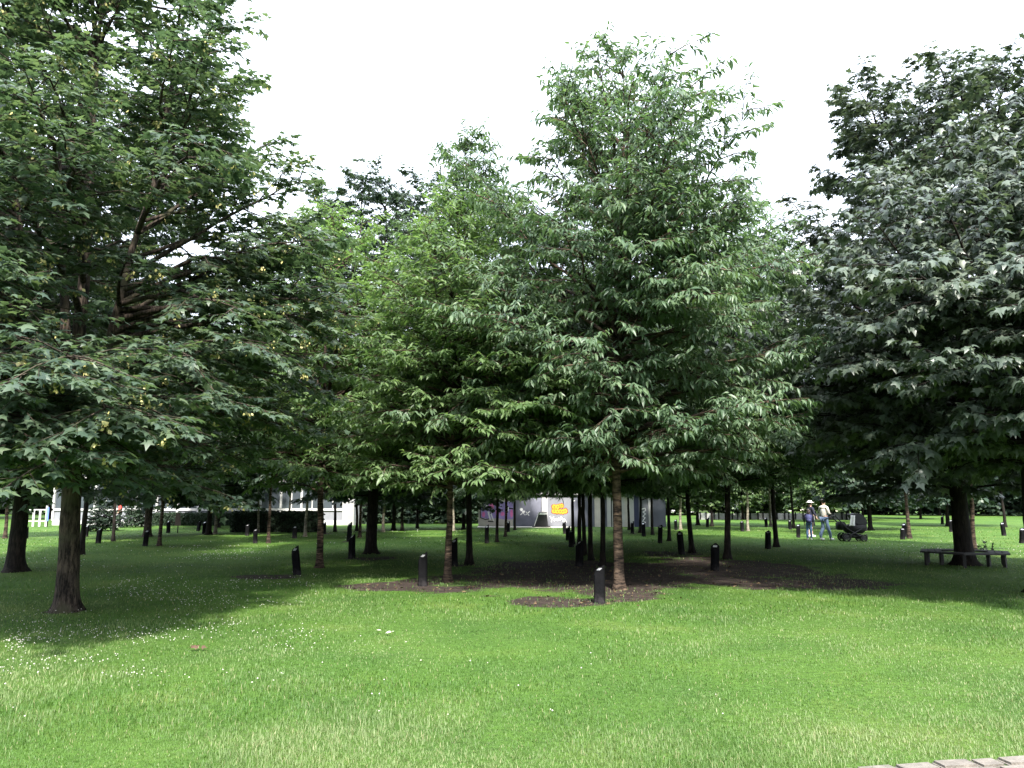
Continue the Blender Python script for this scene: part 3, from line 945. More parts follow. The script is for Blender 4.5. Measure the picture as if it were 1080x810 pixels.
# mural
paint('mural_ground', [[GP(507.5, 533), GP(512, 530), GP(518, 529.5), GP(541, 529), GP(541, 547.5), GP(532, 548), GP(525, 546.5), GP(514, 547), GP(507.5, 546)]], M_purple, -0.005)
paint('mural_pink', [blob(518.5, 534, 2.6, 2.8, seed=1), blob(510, 542.5, 1.6, 2.8, seed=2), blob(524.5, 541, 1.8, 3.6, seed=3), blob(530, 542, 2.2, 2.2, seed=4), blob(539.5, 541.5, 1.6, 4.2, seed=5)], M_pink, -0.010)
paint('mural_black', stroke([(506.5, 534), (506.8, 546), (512, 548), (517, 547)], 0.9) + stroke([(513, 535.5), (519, 536.2), (522, 539)], 1.0) + [blob(527, 538.3, 1.7, 2.2, seed=6), blob(529, 530, 2.4, 1.4, seed=7), blob(535.5, 537, 1.0, 3.6, seed=8), blob(512.5, 533, 2.6, 1.2, seed=11)]
      + stroke([(523, 537), (530, 538)], 1.1) + stroke([(536, 536), (541, 536.5)], 1.2) + stroke([(515, 549.8), (520, 550.2)], 1.2), M_black, -0.015)
paint('mural_white', stroke([(515, 540), (517, 548)], 1.6) + stroke([(517, 540), (520.5, 549)], 1.3) + stroke([(536.2, 535), (536, 539)], 1.0) + [blob(513.6, 533.6, 1.3, 1.3, seed=9), blob(517, 527.8 + 1.2, 3.5, 0.7, seed=10)], M_wpaint, -0.020)
# white tag on blue grey
paint('tag_mark', [blob(550, 537.5, 1.5, 1.7, seed=21), blob(552.3, 539.6, 1.6, 1.2, seed=22)] + stroke([(549, 543), (551.5, 540.5), (553.5, 543.2)], 0.6) + stroke([(554.5, 543), (558.5, 539.5)], 1.0) + stroke([(555, 540), (557.8, 543.6)], 1.0), M_wpaint, 0.013)
# yellow bubbles, two rows
by = [(584.6, 534.6, 2.4, 2.7), (588, 534.5, 1.9, 2.6), (590.3, 533.6, 1.6, 2.1), (592.6, 533.4, 1.9, 2.2), (584.5, 539, 2.5, 2.6), (587.8, 539.6, 2.1, 2.4), (590.8, 539.4, 2.1, 2.5), (593.6, 539.6, 2.0, 2.5), (596, 539, 2.2, 2.7)]
paint('bubble_outline', [blob(a, c, rx + 0.7, ry + 0.7, seed=30 + i) for i, (a, c, rx, ry) in enumerate(by[::2])], M_orange, 0.005)
paint('bubble_outline', [blob(a, c, rx + 0.6, ry + 0.6, seed=50 + i) for i, (a, c, rx, ry) in enumerate(by[1::2])], M_orange, 0.0005)
paint('bubble_letters', [blob(a, c, rx, ry, seed=40 + i, wob=0.05) for i, (a, c, rx, ry) in enumerate(by[::2])], M_yellow, -0.004)
paint('bubble_letters', [blob(a, c, rx, ry, seed=60 + i, wob=0.05) for i, (a, c, rx, ry) in enumerate(by[1::2])], M_yellow, -0.0085)
paint('bubble_counters', [blob(a, c, 0.55, 0.75, 8, seed=70 + i) for i, (a, c, rx, ry) in enumerate(by)], M_orange, -0.013)
# white script
paint('script_mark', stroke([(580.2, 544.5), (582, 547.5)], 0.8) + stroke([(584, 545), (582, 547.8), (581.5, 550.5)], 0.8) + stroke([(584.5, 549.5), (584.8, 546.8), (586.3, 549), (586.6, 546.5), (588, 549)], 0.7)
      + stroke([(588.4, 549.3), (589, 545.8), (590.8, 549), (591.3, 545.4), (592.8, 545.6), (593, 547.2), (591.4, 547.6)], 0.7) + stroke([(593.6, 549.8), (594, 547.6), (595.6, 547.4), (595.8, 549.6), (594, 550)], 0.7) + stroke([(595.8, 548.2), (597.6, 550.6)], 0.7), M_wpaint, 0.003)
# curl on slate panel, scribble by the white pillar
paint('curl_mark', stroke([(606, 527.8), (603.5, 530), (602.6, 533), (603, 538), (603.3, 541), (605, 545)], 0.9) + stroke([(612.5, 533), (615, 535), (612.8, 538), (615, 540), (613, 543), (614.5, 545.5)], 0.8), M_wpaint, 0.013)
paint('scribble_mark', stroke([(677, 537), (680.5, 536), (681, 538.5), (678, 540), (681, 542), (678, 544.5), (680.5, 546), (677.6, 550), (681, 551)], 0.9) + stroke([(673, 535), (673.4, 543)], 0.8), M_wpaint, 0.013)

# black wedge bin in front of wall
wx = X(571, 45.8)
wb = empty('container', (wx, 45.8, 0))
tag(wb, 'black wedge shaped container with white top edge against the white pillar of the graffiti wall', 'container')
bm = bmesh.new()
add_prism(bm, [(-0.42, 0.0), (0.36, 0.0), (0.3, 0.82), (-0.15, 0.82)], 0.6, Matrix.Translation((0, 0, 0.06)))
bm_obj('body', bm, M_black, wb)
bm = bmesh.new()
add_prism(bm, [(-0.15, 0.0), (0.3, 0.0), (0.3, 0.11), (-0.12, 0.11)], 0.62, Matrix.Translation((0, -0.01, 0.74)))
add_prism(bm, [(-0.46, 0.04), (-0.42, 0.04), (-0.15, 0.82), (-0.19, 0.82)], 0.05, Matrix.Translation((0, -0.052, 0.06)))
bm_obj('rim', bm, M_wpaint, wb)
bm = bmesh.new()
add_box(bm, -0.55, 0.5, -0.1, 0.7, -0.02, 0.06)
bm_obj('base', bm, M_post, wb)

# left border: white railing and blue panel
RY = 47.5
rx0 = X(36, RY)
o = empty('railing', (rx0, RY, 0))
tag(o, 'white railing seen between the two left maple trunks', 'railing')
bm = bmesh.new()
x1 = X(56, RY) - rx0
add_box(bm, 0, x1, 0, 0.04, 0.97, 1.03)
add_box(bm, 0, x1, 0, 0.04, 0.3, 0.35)
bm_obj('rail', bm, M_white, o)
for i in range(4):
    xc = i * x1 / 3
    bm = bmesh.new()
    add_box(bm, xc - 0.06, xc + 0.06, -0.05, -0.003, -0.05, 1.35 if i in (0, 3) else 0.97, 0.005)
    bm_obj('upright', bm, M_white, o)
bl = empty('sign_board', (X(56.4, 46.5), 46.5, 0))
tag(bl, 'narrow upright blue board left of the nearest maple trunk', 'sign')
bm = bmesh.new(); add_box(bm, -0.07, 0.07, 0, 0.05, 0.35, 1.15, 0.005); bm_obj('board', bm, flat_mat('blue_paint', (0.12, 0.2, 0.6), 0.5, 0.1), bl)
bm = bmesh.new(); add_cyl(bm, (0, 0.08, -0.05), (0, 0.08, 1.05), 0.03); bm_obj('pole', bm, M_post, bl)
x, y = ground(187, 562)
o = empty('sign_board', (x, y, 0))
tag(o, 'small tapered brown board on a thin stake before the low hedge', 'sign')
bm = bmesh.new(); add_prism(bm, [(-.15, .35), (.15, .35), (.1, 0.95), (-.1, .95)], 0.03, Matrix.Translation((0, -0.03, 0))); bm_obj('board', bm, flat_mat('brown_board', (0.12, 0.08, 0.07), 0.8), o)
bm = bmesh.new(); add_cyl(bm, (0, 0.03, -0.05), (0, 0.03, 0.9), 0.025); bm_obj('stake', bm, M_bark_dark, o)

# ------------------------------------------------------------------ tree bench
bxy = ground(1018, 596)
M_bench = flat_mat('bench_wood', (0.014, 0.012, 0.011), 0.6, 0.3, 8, 0.3)
bo = empty('bench', (bxy[0], bxy[1], 0), R(30))
tag(bo, 'low dark hexagonal wooden bench encircling the black sycamore trunk', 'bench')
for k in range(6):
    a = k * R(60)
    Rm = Matrix.Rotation(a, 4, 'Z')
    bm = bmesh.new()
    for j in range(3):
        r0, r1 = 0.5 + j * 0.155, 0.5 + j * 0.155 + 0.14
        t = math.tan(R(30))
        pts = [(r0, -r0 * t + 0.006), (r1, -r1 * t + 0.006), (r1, r1 * t - 0.006), (r0, r0 * t - 0.006)]
        lo = [bm.verts.new((p[0], p[1], 0.305)) for p in pts]
        hi = [bm.verts.new((p[0], p[1], 0.34)) for p in pts]
        bm.faces.new(lo[::-1]); bm.faces.new(hi)
        for i in range(4):
            bm.faces.new((lo[i], lo[(i + 1) % 4], hi[(i + 1) % 4], hi[i]))
    bmesh.ops.transform(bm, matrix=Rm, verts=bm.verts)
    bm_obj('seat', bm, M_bench, bo)
    Rm = Matrix.Rotation(a + R(30), 4, 'Z')
    for rr in (0.58, 0.95):
        bm = bmesh.new()
        add_box(bm, rr - 0.035, rr + 0.035, -0.035, 0.035, -0.04, 0.298, 0.006)
        bmesh.ops.transform(bm, matrix=Rm, verts=bm.verts)
        bm_obj('leg', bm, M_bench, bo)
# sprig of shoots by the bench
lr = np.random.default_rng(8)
P = []
sx, sy = ground(1042, 588)
for i in range(7):
    a, L = lr.uniform(-0.9, 1.0), lr.uniform(0.25, 0.55)
    P.append((np.array([[0, 0, -0.02], [a * 0.3 * L, lr.normal(0, .05), L * 0.55], [a * L * 0.8, lr.normal(0, .1), L * 0.85]]), np.array([.012, .009, .004]), 4))
V, Q = tubes(P)
so = empty('seedling', (sx, sy, 0)); tag(so, 'scrubby dark shoots sprouting beside the right end of the tree bench', 'plant')
link_mesh('stem', np_mesh('stem', V, [Q], True), M_bark_dark, so)
LP = np.concatenate([np.linspace(p[0][1], p[0][2], 7) for p in P]) + lr.normal(0, 0.02, (49, 3))
V, T = place_leaves(LP, lr.normal(0, 1, (49, 3)), lr.normal(0, .5, (49, 3)) + np.array([0, 0, 1]), lr.uniform(.06, .12, 49), 'oval', lr)
link_mesh('leaves', np_mesh('leaves', V, [T]), M_dark, so)

# ------------------------------------------------------------------ people
M_skin = flat_mat('skin', (0.55, 0.34, 0.26), 0.55, 0.08, 8)
M_hair = flat_mat('dark_hair', (0.03, 0.022, 0.018), 0.5, 0.3, 20)
M_cream = flat_mat('cream_cloth', (0.72, 0.67, 0.6), 0.85, 0.1, 9, 0.2)
M_denim = flat_mat('pale_denim', (0.16, 0.23, 0.36), 0.85, 0.22, 9, 0.2)
M_denim2 = flat_mat('blue_denim', (0.1, 0.18, 0.34), 0.85, 0.22, 9, 0.2)
M_navyc = flat_mat('navy_cloth', (0.01, 0.012, 0.028), 0.85, 0.2, 9, 0.2)
M_shoe = flat_mat('white_shoe', (0.8, 0.79, 0.77), 0.6, 0.05, 9)
M_ruck = flat_mat('rucksack_cloth', (0.06, 0.065, 0.17), 0.7, 0.2, 9, 0.2)
M_red = flat_mat('red_cloth', (0.55, 0.06, 0.05), 0.8, 0.2, 9)
M_blackc = flat_mat('black_cloth', (0.015, 0.015, 0.018), 0.75, 0.3, 9, 0.2)


def skin_mesh(name, chains, mat, parent, sub=2, root=0):
    """chains: list of lists of (x,y,z,r); the first point of a chain equal to an existing point joins it"""
    verts, rad, edges, key = [], [], [], {}
    for ch in chains:
        prev = None
        for (x, y, z, r) in ch:
            kk = (round(x, 4), round(y, 4), round(z, 4))
            if kk not in key:
                key[kk] = len(verts)
                verts.append((x, y, z)); rad.append(r)
            i = key[kk]
            if prev is not None and prev != i: edges.append((prev, i))
            prev = i
    me = bpy.data.meshes.new(name)
    me.from_pydata(verts, edges, [])
    o = bpy.data.objects.new(name, me)
    COL.objects.link(o)
    md = o.modifiers.new('Skin', 'SKIN')
    md.use_smooth_shade = True
    layer = me.skin_vertices[0].data if me.skin_vertices else None
    if layer is None:
        bpy.context.view_layer.objects.active = o
    for i, r in enumerate(rad):
        rr = r if isinstance(r, tuple) else (r, r)
        me.skin_vertices[0].data[i].radius = rr
        me.skin_vertices[0].data[i].use_root = (i == root)
    s = o.modifiers.new('Sub', 'SUBSURF'); s.levels = sub; s.render_levels = sub
    bpy.context.view_layer.update()
    dg = bpy.context.evaluated_depsgraph_get()
    m2 = bpy.data.meshes.new_from_object(o.evaluated_get(dg))
    m2.name = name
    bpy.data.objects.remove(o)
    m2.polygons.foreach_set('use_smooth', np.ones(len(m2.polygons), bool))
    m2.materials.clear()
    return link_mesh(name, m2, mat, parent)


def person(loc, heading, height, label, legs, armL, armR, top_mat, leg_mat, shoe_mat, hair='short', skirt=None, bare=False, group=None):
    """built at 1.70 m: x right, y forward; legs: ((hip->knee->ankle) offsets L, R); arms: (elbow, wrist) points"""
    o = empty('person', (loc[0], loc[1], 0), heading, height / 1.70)
    tag(o, label, 'person', group)
    pel, belly, chest, neck = (0, 0, .95), (0, .01, 1.1), (0, 0, 1.32), (0, .005, 1.47)
    head = [(*neck, .052), (0, .015, 1.535, .062), (0, .02, 1.60, .082), (0, .012, 1.655, .08), (0, .01, 1.69, .045)]
    body = [[(*pel, (.13, .10)), (*belly, (.115, .09)), (*chest, (.135, .095)), (0, 0, 1.42, .085)] + head]
    LG, SH = [], []
    for sgn, (kn, an) in zip((-1, 1), legs):
        hip = (sgn * .09, 0, .90)
        body.append([(*pel, (.13, .10)), (*hip, .085), (*kn, .055), (an[0], an[1] - .01, an[2] + .17, .05), (*an, .036), (an[0], an[1] + .11, an[2] - .045, .03)])
        LG.append([(*pel, (.12, .1)), (*hip, .088), (*kn, .074), (an[0], an[1] - .01, an[2] + .17, .068), (an[0], an[1], an[2] + .0, .06)])
        SH.append(an)
    AR = []
    for sgn, (el, wr) in zip((-1, 1), (armL, armR)):
        sh = (sgn * .175, 0, 1.38)
        d = Vector(wr) - Vector(el); d.normalize()
        palm = Vector(wr) + d * .07
        ch = [(0, 0, 1.42, .085), (*sh, .052), (*el, .038), (*wr, .026), (*palm, (.034, .018))]
        body.append(ch)
        side = d.cross(Vector((0, 0, 1)))
        if side.length < .2: side = Vector((0, 1, 0))
        side.normalize()
        for q, ln in zip((-.026, -.009, .009, .026), (.055, .068, .072, .062)):
            a = palm + side * q + d * .022
            bq = a + d * ln * .5; c = bq + (d * .8 + Vector((0, 0, -.5))).normalized() * ln * .5
            body.append([(*palm, (.034, .018)), (*a, .009), (*bq, .0085), (*c, .007)])
        th = Vector(wr) + d * .03 + side * -.03
        t2 = th + (d + side * -.7).normalized() * .045
        body.append([(*palm, (.034, .018)), (*th, .011), (*t2, .009)])
        AR.append([(0, 0, 1.42, .1), (*sh, .07), (*el, .056), ((el[0] + wr[0] * 3) / 4, (el[1] + wr[1] * 3) / 4, (el[2] + wr[2] * 3) / 4, .048)])
    skin_mesh('body', body, M_skin, o, 1)
    bm = bmesh.new()
    add_ell(bm, (0, .105, 1.60), (.014, .022, .02), None, 1)
    bm_obj('nose', bm, M_skin, o, True)
    for sx_ in (-.033, .033):
        bm = bmesh.new(); add_ell(bm, (sx_, .09, 1.625), (.012, .01, .008), None, 1); bm_obj('eye', bm, M_hair, o, True)
        bm = bmesh.new(); add_ell(bm, (sx_ * 2.55, .01, 1.60), (.012, .02, .03), None, 1); bm_obj('ear', bm, M_skin, o, True)
    bm = bmesh.new(); add_ell(bm, (0, .098, 1.563), (.022, .008, .006), None, 1); bm_obj('mouth', bm, flat_mat('lips', (.4, .16, .14)), o, True)
    # hair cap
    bm = bmesh.new()
    add_ell(bm, (0, -.012, 1.65), (.092, .1, .085), None, 2)
    if hair == 'long': add_ell(bm, (0, -.06, 1.53), (.085, .055, .15), None, 2)
    bm_obj('hair', bm, M_hair, o, True)
    tb = [[(0, 0, .90, (.14, .115)), (*belly, (.145, .118)), (*chest, (.165, .12)), (0, 0, 1.42, .1), (0, .0, 1.47, .066)]] + AR
    skin_mesh('jacket', tb, top_mat, o, 1)
    if not bare:
        skin_mesh('trousers', LG, leg_mat, o, 1)
    if skirt:
        bm = bmesh.new()
        bmesh.ops.create_cone(bm, cap_ends=True, segments=18, radius1=.21, radius2=.15, depth=.5, matrix=Matrix.Translation((0, 0, .8)) @ Matrix.Diagonal((1, .85, 1, 1)))
        bm_obj('skirt', bm, skirt, o, True)
    for an in SH:
        bm = bmesh.new()
        add_ell(bm, (an[0], an[1] + .07, an[2] - .04), (.05, .135, .05), None, 2)
        for v in bm.verts: v.co.z = max(v.co.z, an[2] - .08)
        add_cyl(bm, (an[0], an[1], an[2] - .04), (an[0], an[1], an[2] + .03), .05, .046)
        bm_obj('shoe', bm, shoe_mat, o, True)
    return o


PG = 'family with a pram'
px_, py_ = ground(870.5, 570)
adult = person((px_, py_), R(-62), 1.6, 'adult in cream jacket and pale jeans holding the pram handle', [((-.1, .03, .5), (-.11, -.12, .085)), ((.1, .1, .5), (.11, .2, .085))],
               ((-.3, .12, 1.14), (-.24, .42, 1.02)), ((.25, .02, 1.12), (.14, .2, 1.12)), M_cream, M_denim, M_shoe, group=PG)
cx_, cy_ = ground(854, 569.5)
child = person((cx_, cy_), R(-20), 1.22, 'child in navy top and blue jeans seen from behind, wearing a blue rucksack', [((-.09, .04, .5), (-.1, -.03, .085)), ((.09, .05, .5), (.1, .12, .085))],
               ((-.24, .04, 1.12), (-.22, .16, .92)), ((.24, .04, 1.12), (.22, .16, .92)), M_navyc, M_denim2, M_shoe, 'long', group=PG)
wx_, wy_ = ground(862, 567)
wy_ += 0.35
wom = person((wx_ - 0.1, wy_), R(-75), 1.52, 'bare legged person in dark navy dress and white sun hat behind the child', [((-.09, .08, .5), (-.1, .1, .085)), ((.09, -.02, .5), (.1, -.2, .085))],
             ((-.22, .06, 1.12), (-.14, .22, 1.05)), ((.24, .04, 1.12), (.2, .16, .95)), M_navyc, M_navyc, M_shoe, 'long', M_navyc, True, PG)
bm = bmesh.new()
bmesh.ops.create_cone(bm, cap_ends=True, segments=24, radius1=.19, radius2=.17, depth=.015, matrix=Matrix.Translation((0, 0, 1.665)))
add_ell(bm, (0, -.005, 1.69), (.1, .11, .075), None, 2)
for v in bm.verts:
    pass
hat = bm_obj('sun_hat', bm, flat_mat('white_hat', (.8, .79, .75), .8, .05), None, True)
hat.matrix_world = Matrix.Translation((wx_ - 0.1, wy_, 0)) @ Matrix.Rotation(R(-75), 4, 'Z') @ Matrix.Scale(1.52 / 1.7, 4)
tag(hat, 'white brimmed sun hat worn by the person in the navy dress', 'hat')
# rucksack on the child
ro = empty('rucksack', (cx_, cy_, 0), R(-20), 1.22 / 1.7)
tag(ro, 'blue rucksack on the back of the child', 'bag')
bm = bmesh.new(); add_box(bm, -.17, .17, -.32, -.13, .95, 1.42, .05); bm_obj('bag_body', bm, M_ruck, ro, True)
bm = bmesh.new(); add_box(bm, -.12, .12, -.375, -.322, .98, 1.18, .02); bm_obj('pocket', bm, M_ruck, ro, True)
for s_ in (-1, 1):
    bm = bmesh.new(); add_box(bm, s_ * .13 - .025, s_ * .13 + .025, -.13, .135, 1.43, 1.45, .004); bm_obj('strap', bm, M_blackc, ro)
# shoulder bag on adult
sb = empty('shoulder_bag', (px_, py_, 0), R(-62), 1.6 / 1.7)
tag(sb, 'small dark shoulder bag hanging at the hip of the adult in cream', 'bag')
bm = bmesh.new(); add_box(bm, .03, .2, .15, .22, .86, 1.02, .02); bm_obj('pouch', bm, M_blackc, sb, True)
V, Q = tubes([(np.array([[-.13, .11, 1.43], [-.02, .16, 1.25], [.1, .165, 1.02]]), np.full(3, .012), 6)])
link_mesh('strap', np_mesh('strap', V, [Q], True), M_blackc, sb)
# person in red far left
rx_, ry_ = ground(125.5, 556.5)
person((rx_, ry_), R(120), 1.6, 'person in red jacket and dark trousers walking far off at the left', [((-.09, .08, .5), (-.1, .02, .085)), ((.09, .02, .5), (.1, -.1, .085))],
       ((-.24, .0, 1.12), (-.22, .12, .92)), ((.24, .04, 1.12), (.22, .16, .92)), M_red, M_blackc, M_shoe)

# ------------------------------------------------------------------ pram
M_pram = flat_mat('pram_fabric', (0.004, 0.004, 0.005), .7, .3, 9, .2)
M_hood = flat_mat('pram_hood', (0.014, 0.014, 0.017), .7, .25, 9, .2)
M_tyre = flat_mat('tyre_rubber', (.006, .006, .006), .8)
M_chrome = flat_mat('frame_metal', (.016, .016, .018), .5, .1, 9, 0, .2)
ax_, ay_ = ground(900, 571)
pr = empty('pram', (ax_, ay_, 0), 0.0)
tag(pr, 'black pram with grey hood and white cloth over its side', 'pram', PG)
bm = bmesh.new()
prof = [(-.26, .64), (.44, .72), (.5, .52), (.34, .31), (-.2, .31), (-.32, .44)]
add_prism(bm, prof, .4, Matrix.Translation((0, -.2, 0)))
bmesh.ops.bevel(bm, geom=list(bm.edges), offset=.03, segments=2, affect='EDGES')
bm_obj('carrycot', bm, M_pram, pr, True)
bm = bmesh.new()
hp = [(.1, .66)] + [(.1 + .4 * math.cos(R(a)), .68 + .4 * math.sin(R(a))) for a in range(0, 121, 15)]
add_prism(bm, hp, .42, Matrix.Translation((0, -.21, 0)))
bm_obj('hood', bm, M_hood, pr)
bm = bmesh.new()
add_box(bm, -.6, -.3, -.17, .17, .44, .74, .04)
bm_obj('footmuff', bm, M_pram, pr, True)
bm = bmesh.new()
add_box(bm, -.3, .3, -.17, .17, .13, .29, .03)
bm_obj('basket', bm, M_pram, pr, True)
P = [([(-.72, -.2, .98), (-.3, -.2, .5), (.3, -.2, .15)], .014), ([(-.72, .2, .98), (-.3, .2, .5), (.3, .2, .15)], .014), ([(-.72, -.2, .98), (-.72, .2, .98)], .018),
     ([(.3, -.2, .5), (-.34, -.24, .17)], .014), ([(.3, .2, .5), (-.34, .24, .17)], .014), ([(-.34, -.26, .17), (-.34, .26, .17)], .012), ([(.32, -.24, .14), (.32, .24, .14)], .012), ([(.32, 0, .16), (.55, 0, .26)], .014)]
V, Q = tubes([(np.array(p), np.full(len(p), r * 1.5), 8) for p, r in P])
link_mesh('frame', np_mesh('frame', V, [Q], True), M_chrome, pr)
for (wxp, wr_) in ((-.34, .17), (.32, .14)):
    for s_ in (-1, 1):
        bm = bmesh.new()
        segs = 20
        V, Q = tubes([(np.array([[wxp + wr_ * .86 * math.cos(t), s_ * .23, wr_ + wr_ * .86 * math.sin(t)] for t in np.linspace(0, 2 * np.pi, 21)]), np.full(21, wr_ * .2), 6)])
        bm.free()
        w_ = link_mesh('wheel', np_mesh('wheel', V, [Q], True), M_tyre, pr)
        bm = bmesh.new()
        add_cyl(bm, (wxp, s_ * .23 - .02, wr_), (wxp, s_ * .23 + .02, wr_), wr_ * .6)
        for a in range(5):
            t = a * R(72)
            add_cyl(bm, (wxp, s_ * .23, wr_), (wxp + wr_ * .8 * math.cos(t), s_ * .23, wr_ + wr_ * .8 * math.sin(t)), .01, None, 6)
        bm_obj('rim', bm, M_chrome, w_)
# white cloth draped at the hood edge
cl = []
lr = np.random.default_rng(2)
gxn, gyn = 7, 12
gv = np.zeros((gyn, gxn, 3))
for j in range(gyn):
    for i in range(gxn):
        u, v = i / (gxn - 1), j / (gyn - 1)
        gv[j, i] = (-.06 + (u - .5) * (.16 + .08 * v) - .06 * v, -.235 - .03 * math.sin(u * 9 + v * 2) - .02 * v, 1.0 - .4 * v)
I = np.arange(gyn * gxn).reshape(gyn, gxn)
q = np.stack([I[:-1, :-1], I[:-1, 1:], I[1:, 1:], I[1:, :-1]], -1).reshape(-1, 4)
co = link_mesh('muslin_cloth', np_mesh('muslin_cloth', gv.reshape(-1, 3), [q], True), flat_mat('muslin', (.75, .74, .73), .9, .05), None)
co.location = (ax_, ay_, 0)
sm = co.modifiers.new('Solid', 'SOLIDIFY'); sm.thickness = 0.006
tag(co, 'white cloth hanging over the near side of the pram', 'cloth')

# ------------------------------------------------------------------ ground
SOIL = []          # (cx, cy, rx, ry, strength)


def soil_px(x0, x1, y0, y1, st=1.0):
    xa, ya = ground((x0 + x1) / 2, y0)
    xb, yb = ground((x0 + x1) / 2, y1)
    yc = (ya + yb) / 2
    SOIL.append(((x0 + x1) / 2 * 0 + ((x0 + x1) / 2 - CX) / F * yc, yc, (x1 - x0) / 2 / F * yc, abs(ya - yb) / 2, st))


soil_px(480, 760, 588, 634)
soil_px(400, 560, 604, 630, .85)
soil_px(680, 960, 600, 626, .8)
soil_px(660, 880, 588, 614)
soil_px(560, 700, 600, 640, .9)
soil_px(340, 490, 613, 625)
soil_px(245, 345, 605, 611.5, .9)
soil_px(520, 650, 627, 642, .9)
soil_px(700, 860, 606, 622, .9)
soil_px(660, 760, 580, 596, .8)
soil_px(360, 430, 586, 592, .7)
soil_px(560, 625, 575, 581, .6)
soil_px(470, 506, 740, 750, .55)
soil_px(895, 930, 750, 759, .6)
soil_px(985, 1015, 741, 750, .6)
for (x, y) in POST_XY: SOIL.append((x, y, 0.32, 0.32, .75))
for (x, y) in TREE_XY[:30]: SOIL.append((x, y, 0.42, 0.42, .7))
zr_ = np.random.default_rng(41)
for i in range(46):                       # worn scraps along the edges of the bare soil
    qx = zr_.uniform(480, 900)
    qy = zr_.uniform(590, 636) if qx < 720 else zr_.uniform(586, 622)
    xx, yy = ground(qx, qy)
    SOIL.append((xx, yy, zr_.uniform(0.3, 0.9), zr_.uniform(0.2, 0.6), zr_.uniform(0.4, 0.8)))


def vnoise(x, y, s, seed=0):
    """cheap smooth value noise"""
    lr = np.random.default_rng(seed)
    tab = lr.random((64, 64))
    u, v = x / s, y / s
    i, j = np.floor(u).astype(int), np.floor(v).astype(int)
    fu, fv = u - i, v - j
    fu, fv = fu * fu * (3 - 2 * fu), fv * fv * (3 - 2 * fv)
    g = lambda a, c: tab[a % 64, c % 64]
    return (g(i, j) * (1 - fu) + g(i + 1, j) * fu) * (1 - fv) + (g(i, j + 1) * (1 - fu) + g(i + 1, j + 1) * fu) * fv


def soil_at(x, y):
    m = np.zeros_like(x)
    for cx, cy, rx, ry, st in SOIL:
        d = ((x - cx) / rx) ** 2 + ((y - cy) / ry) ** 2
        m = np.maximum(m, st * np.clip(1.5 - d, 0, 1.2))
    n = 0.4 * vnoise(x, y, 1.1, 1) + 0.3 * vnoise(x, y, 0.42, 2) + 0.3 * vnoise(x, y, 0.13, 3)
    return np.clip((m - 0.05 - 1.1 * n) * 1.5, 0, 1)


# path edge: from pixel (850,812) to (1080,790)
e0, e1 = ground(870, 814), ground(1085, 799)
ed = np.array([e1[0] - e0[0], e1[1] - e0[1]]); ed /= np.linalg.norm(ed)
en = np.array([ed[1], -ed[0]])           # towards the camera side
if en[1] > 0: en = -en


def path_dist(x, y):
    return (x - e0[0]) * en[0] + (y - e0[1]) * en[1]


gx_ = np.unique(np.concatenate([np.linspace(-14, 14, 150), np.linspace(-40, 40, 70), np.linspace(-500, 500, 21)]))
gy_ = np.unique(np.concatenate([np.linspace(3, 26, 140), np.linspace(-10, 90, 60), np.linspace(-300, 700, 21)]))
GX, GYY = np.meshgrid(gx_, gy_)
nx, ny = len(gx_), len(gy_)
pd = path_dist(GX, GYY)
Z = np.where((pd > 0) & (GX > -6) & (GX < 30), 0.0, 0.0)
V = np.stack([GX.ravel(), GYY.ravel(), Z.ravel()], 1)
I = np.arange(nx * ny).reshape(ny, nx)
q = np.stack([I[:-1, :-1], I[:-1, 1:], I[1:, 1:], I[1:, :-1]], -1).reshape(-1, 4)
gme = np_mesh('ground', V, [q])
at = gme.attributes.new('soil', 'FLOAT', 'POINT')
at.data.foreach_set('value', soil_at(GX.ravel(), GYY.ravel()).astype(np.float32))

m, nt, b, out = new_mat('lawn')
tc = N(nt, 'ShaderNodeTexCoord')
n1 = N(nt, 'ShaderNodeTexNoise', Scale=0.55, Detail=5.0, Roughness=0.6)
n2 = N(nt, 'ShaderNodeTexNoise', Scale=14.0, Detail=8.0, Roughness=0.75)
n3 = N(nt, 'ShaderNodeTexNoise', Scale=0.16, Detail=3.0)
for n_ in (n1, n2, n3): nt.links.new(tc.outputs['Object'], n_.inputs['Vector'])
c1 = ramp(nt, n1.outputs['Fac'], [(0.3, (0.034, 0.082, 0.013)), (0.55, (0.056, 0.115, 0.017)), (0.75, (0.095, 0.14, 0.03))])
c2 = ramp(nt, n2.outputs['Fac'], [(0.3, (0.55, 0.55, 0.5)), (0.7, (1.4, 1.4, 1.3))])
lawn_c = mixc(nt, 1.0, c1.outputs[0], c2.outputs[0], 'MULTIPLY')
so_n = N(nt, 'ShaderNodeTexNoise', Scale=4.0, Detail=9.0, Roughness=0.7)
nt.links.new(tc.outputs['Object'], so_n.inputs['Vector'])
so_c = ramp(nt, so_n.outputs['Fac'], [(0.3, (0.016, 0.0125, 0.011)), (0.55, (0.042, 0.031, 0.026)), (0.72, (0.1, 0.076, 0.06))])
attr = N(nt, 'ShaderNodeAttribute', attribute_name='soil')
adj = N(nt, 'ShaderNodeMath', operation='MULTIPLY_ADD')
nt.links.new(n2.outputs['Fac'], adj.inputs[0]); adj.inputs[1].default_value = 0.5
nt.links.new(attr.outputs['Fac'], adj.inputs[2])
sf = ramp(nt, adj.outputs[0], [(0.5, (0, 0, 0)), (0.75, (1, 1, 1))])
fin = mixc(nt, sf.outputs[0], lawn_c, so_c.outputs[0])
nt.links.new(fin, b.inputs['Base Color'])
b.inputs['Roughness'].default_value = 0.9
b.inputs['Specular IOR Level'].default_value = 0.2
bp = N(nt, 'ShaderNodeBump', Strength=0.8, Distance=0.05)
nt.links.new(n2.outputs['Fac'], bp.inputs['Height'])
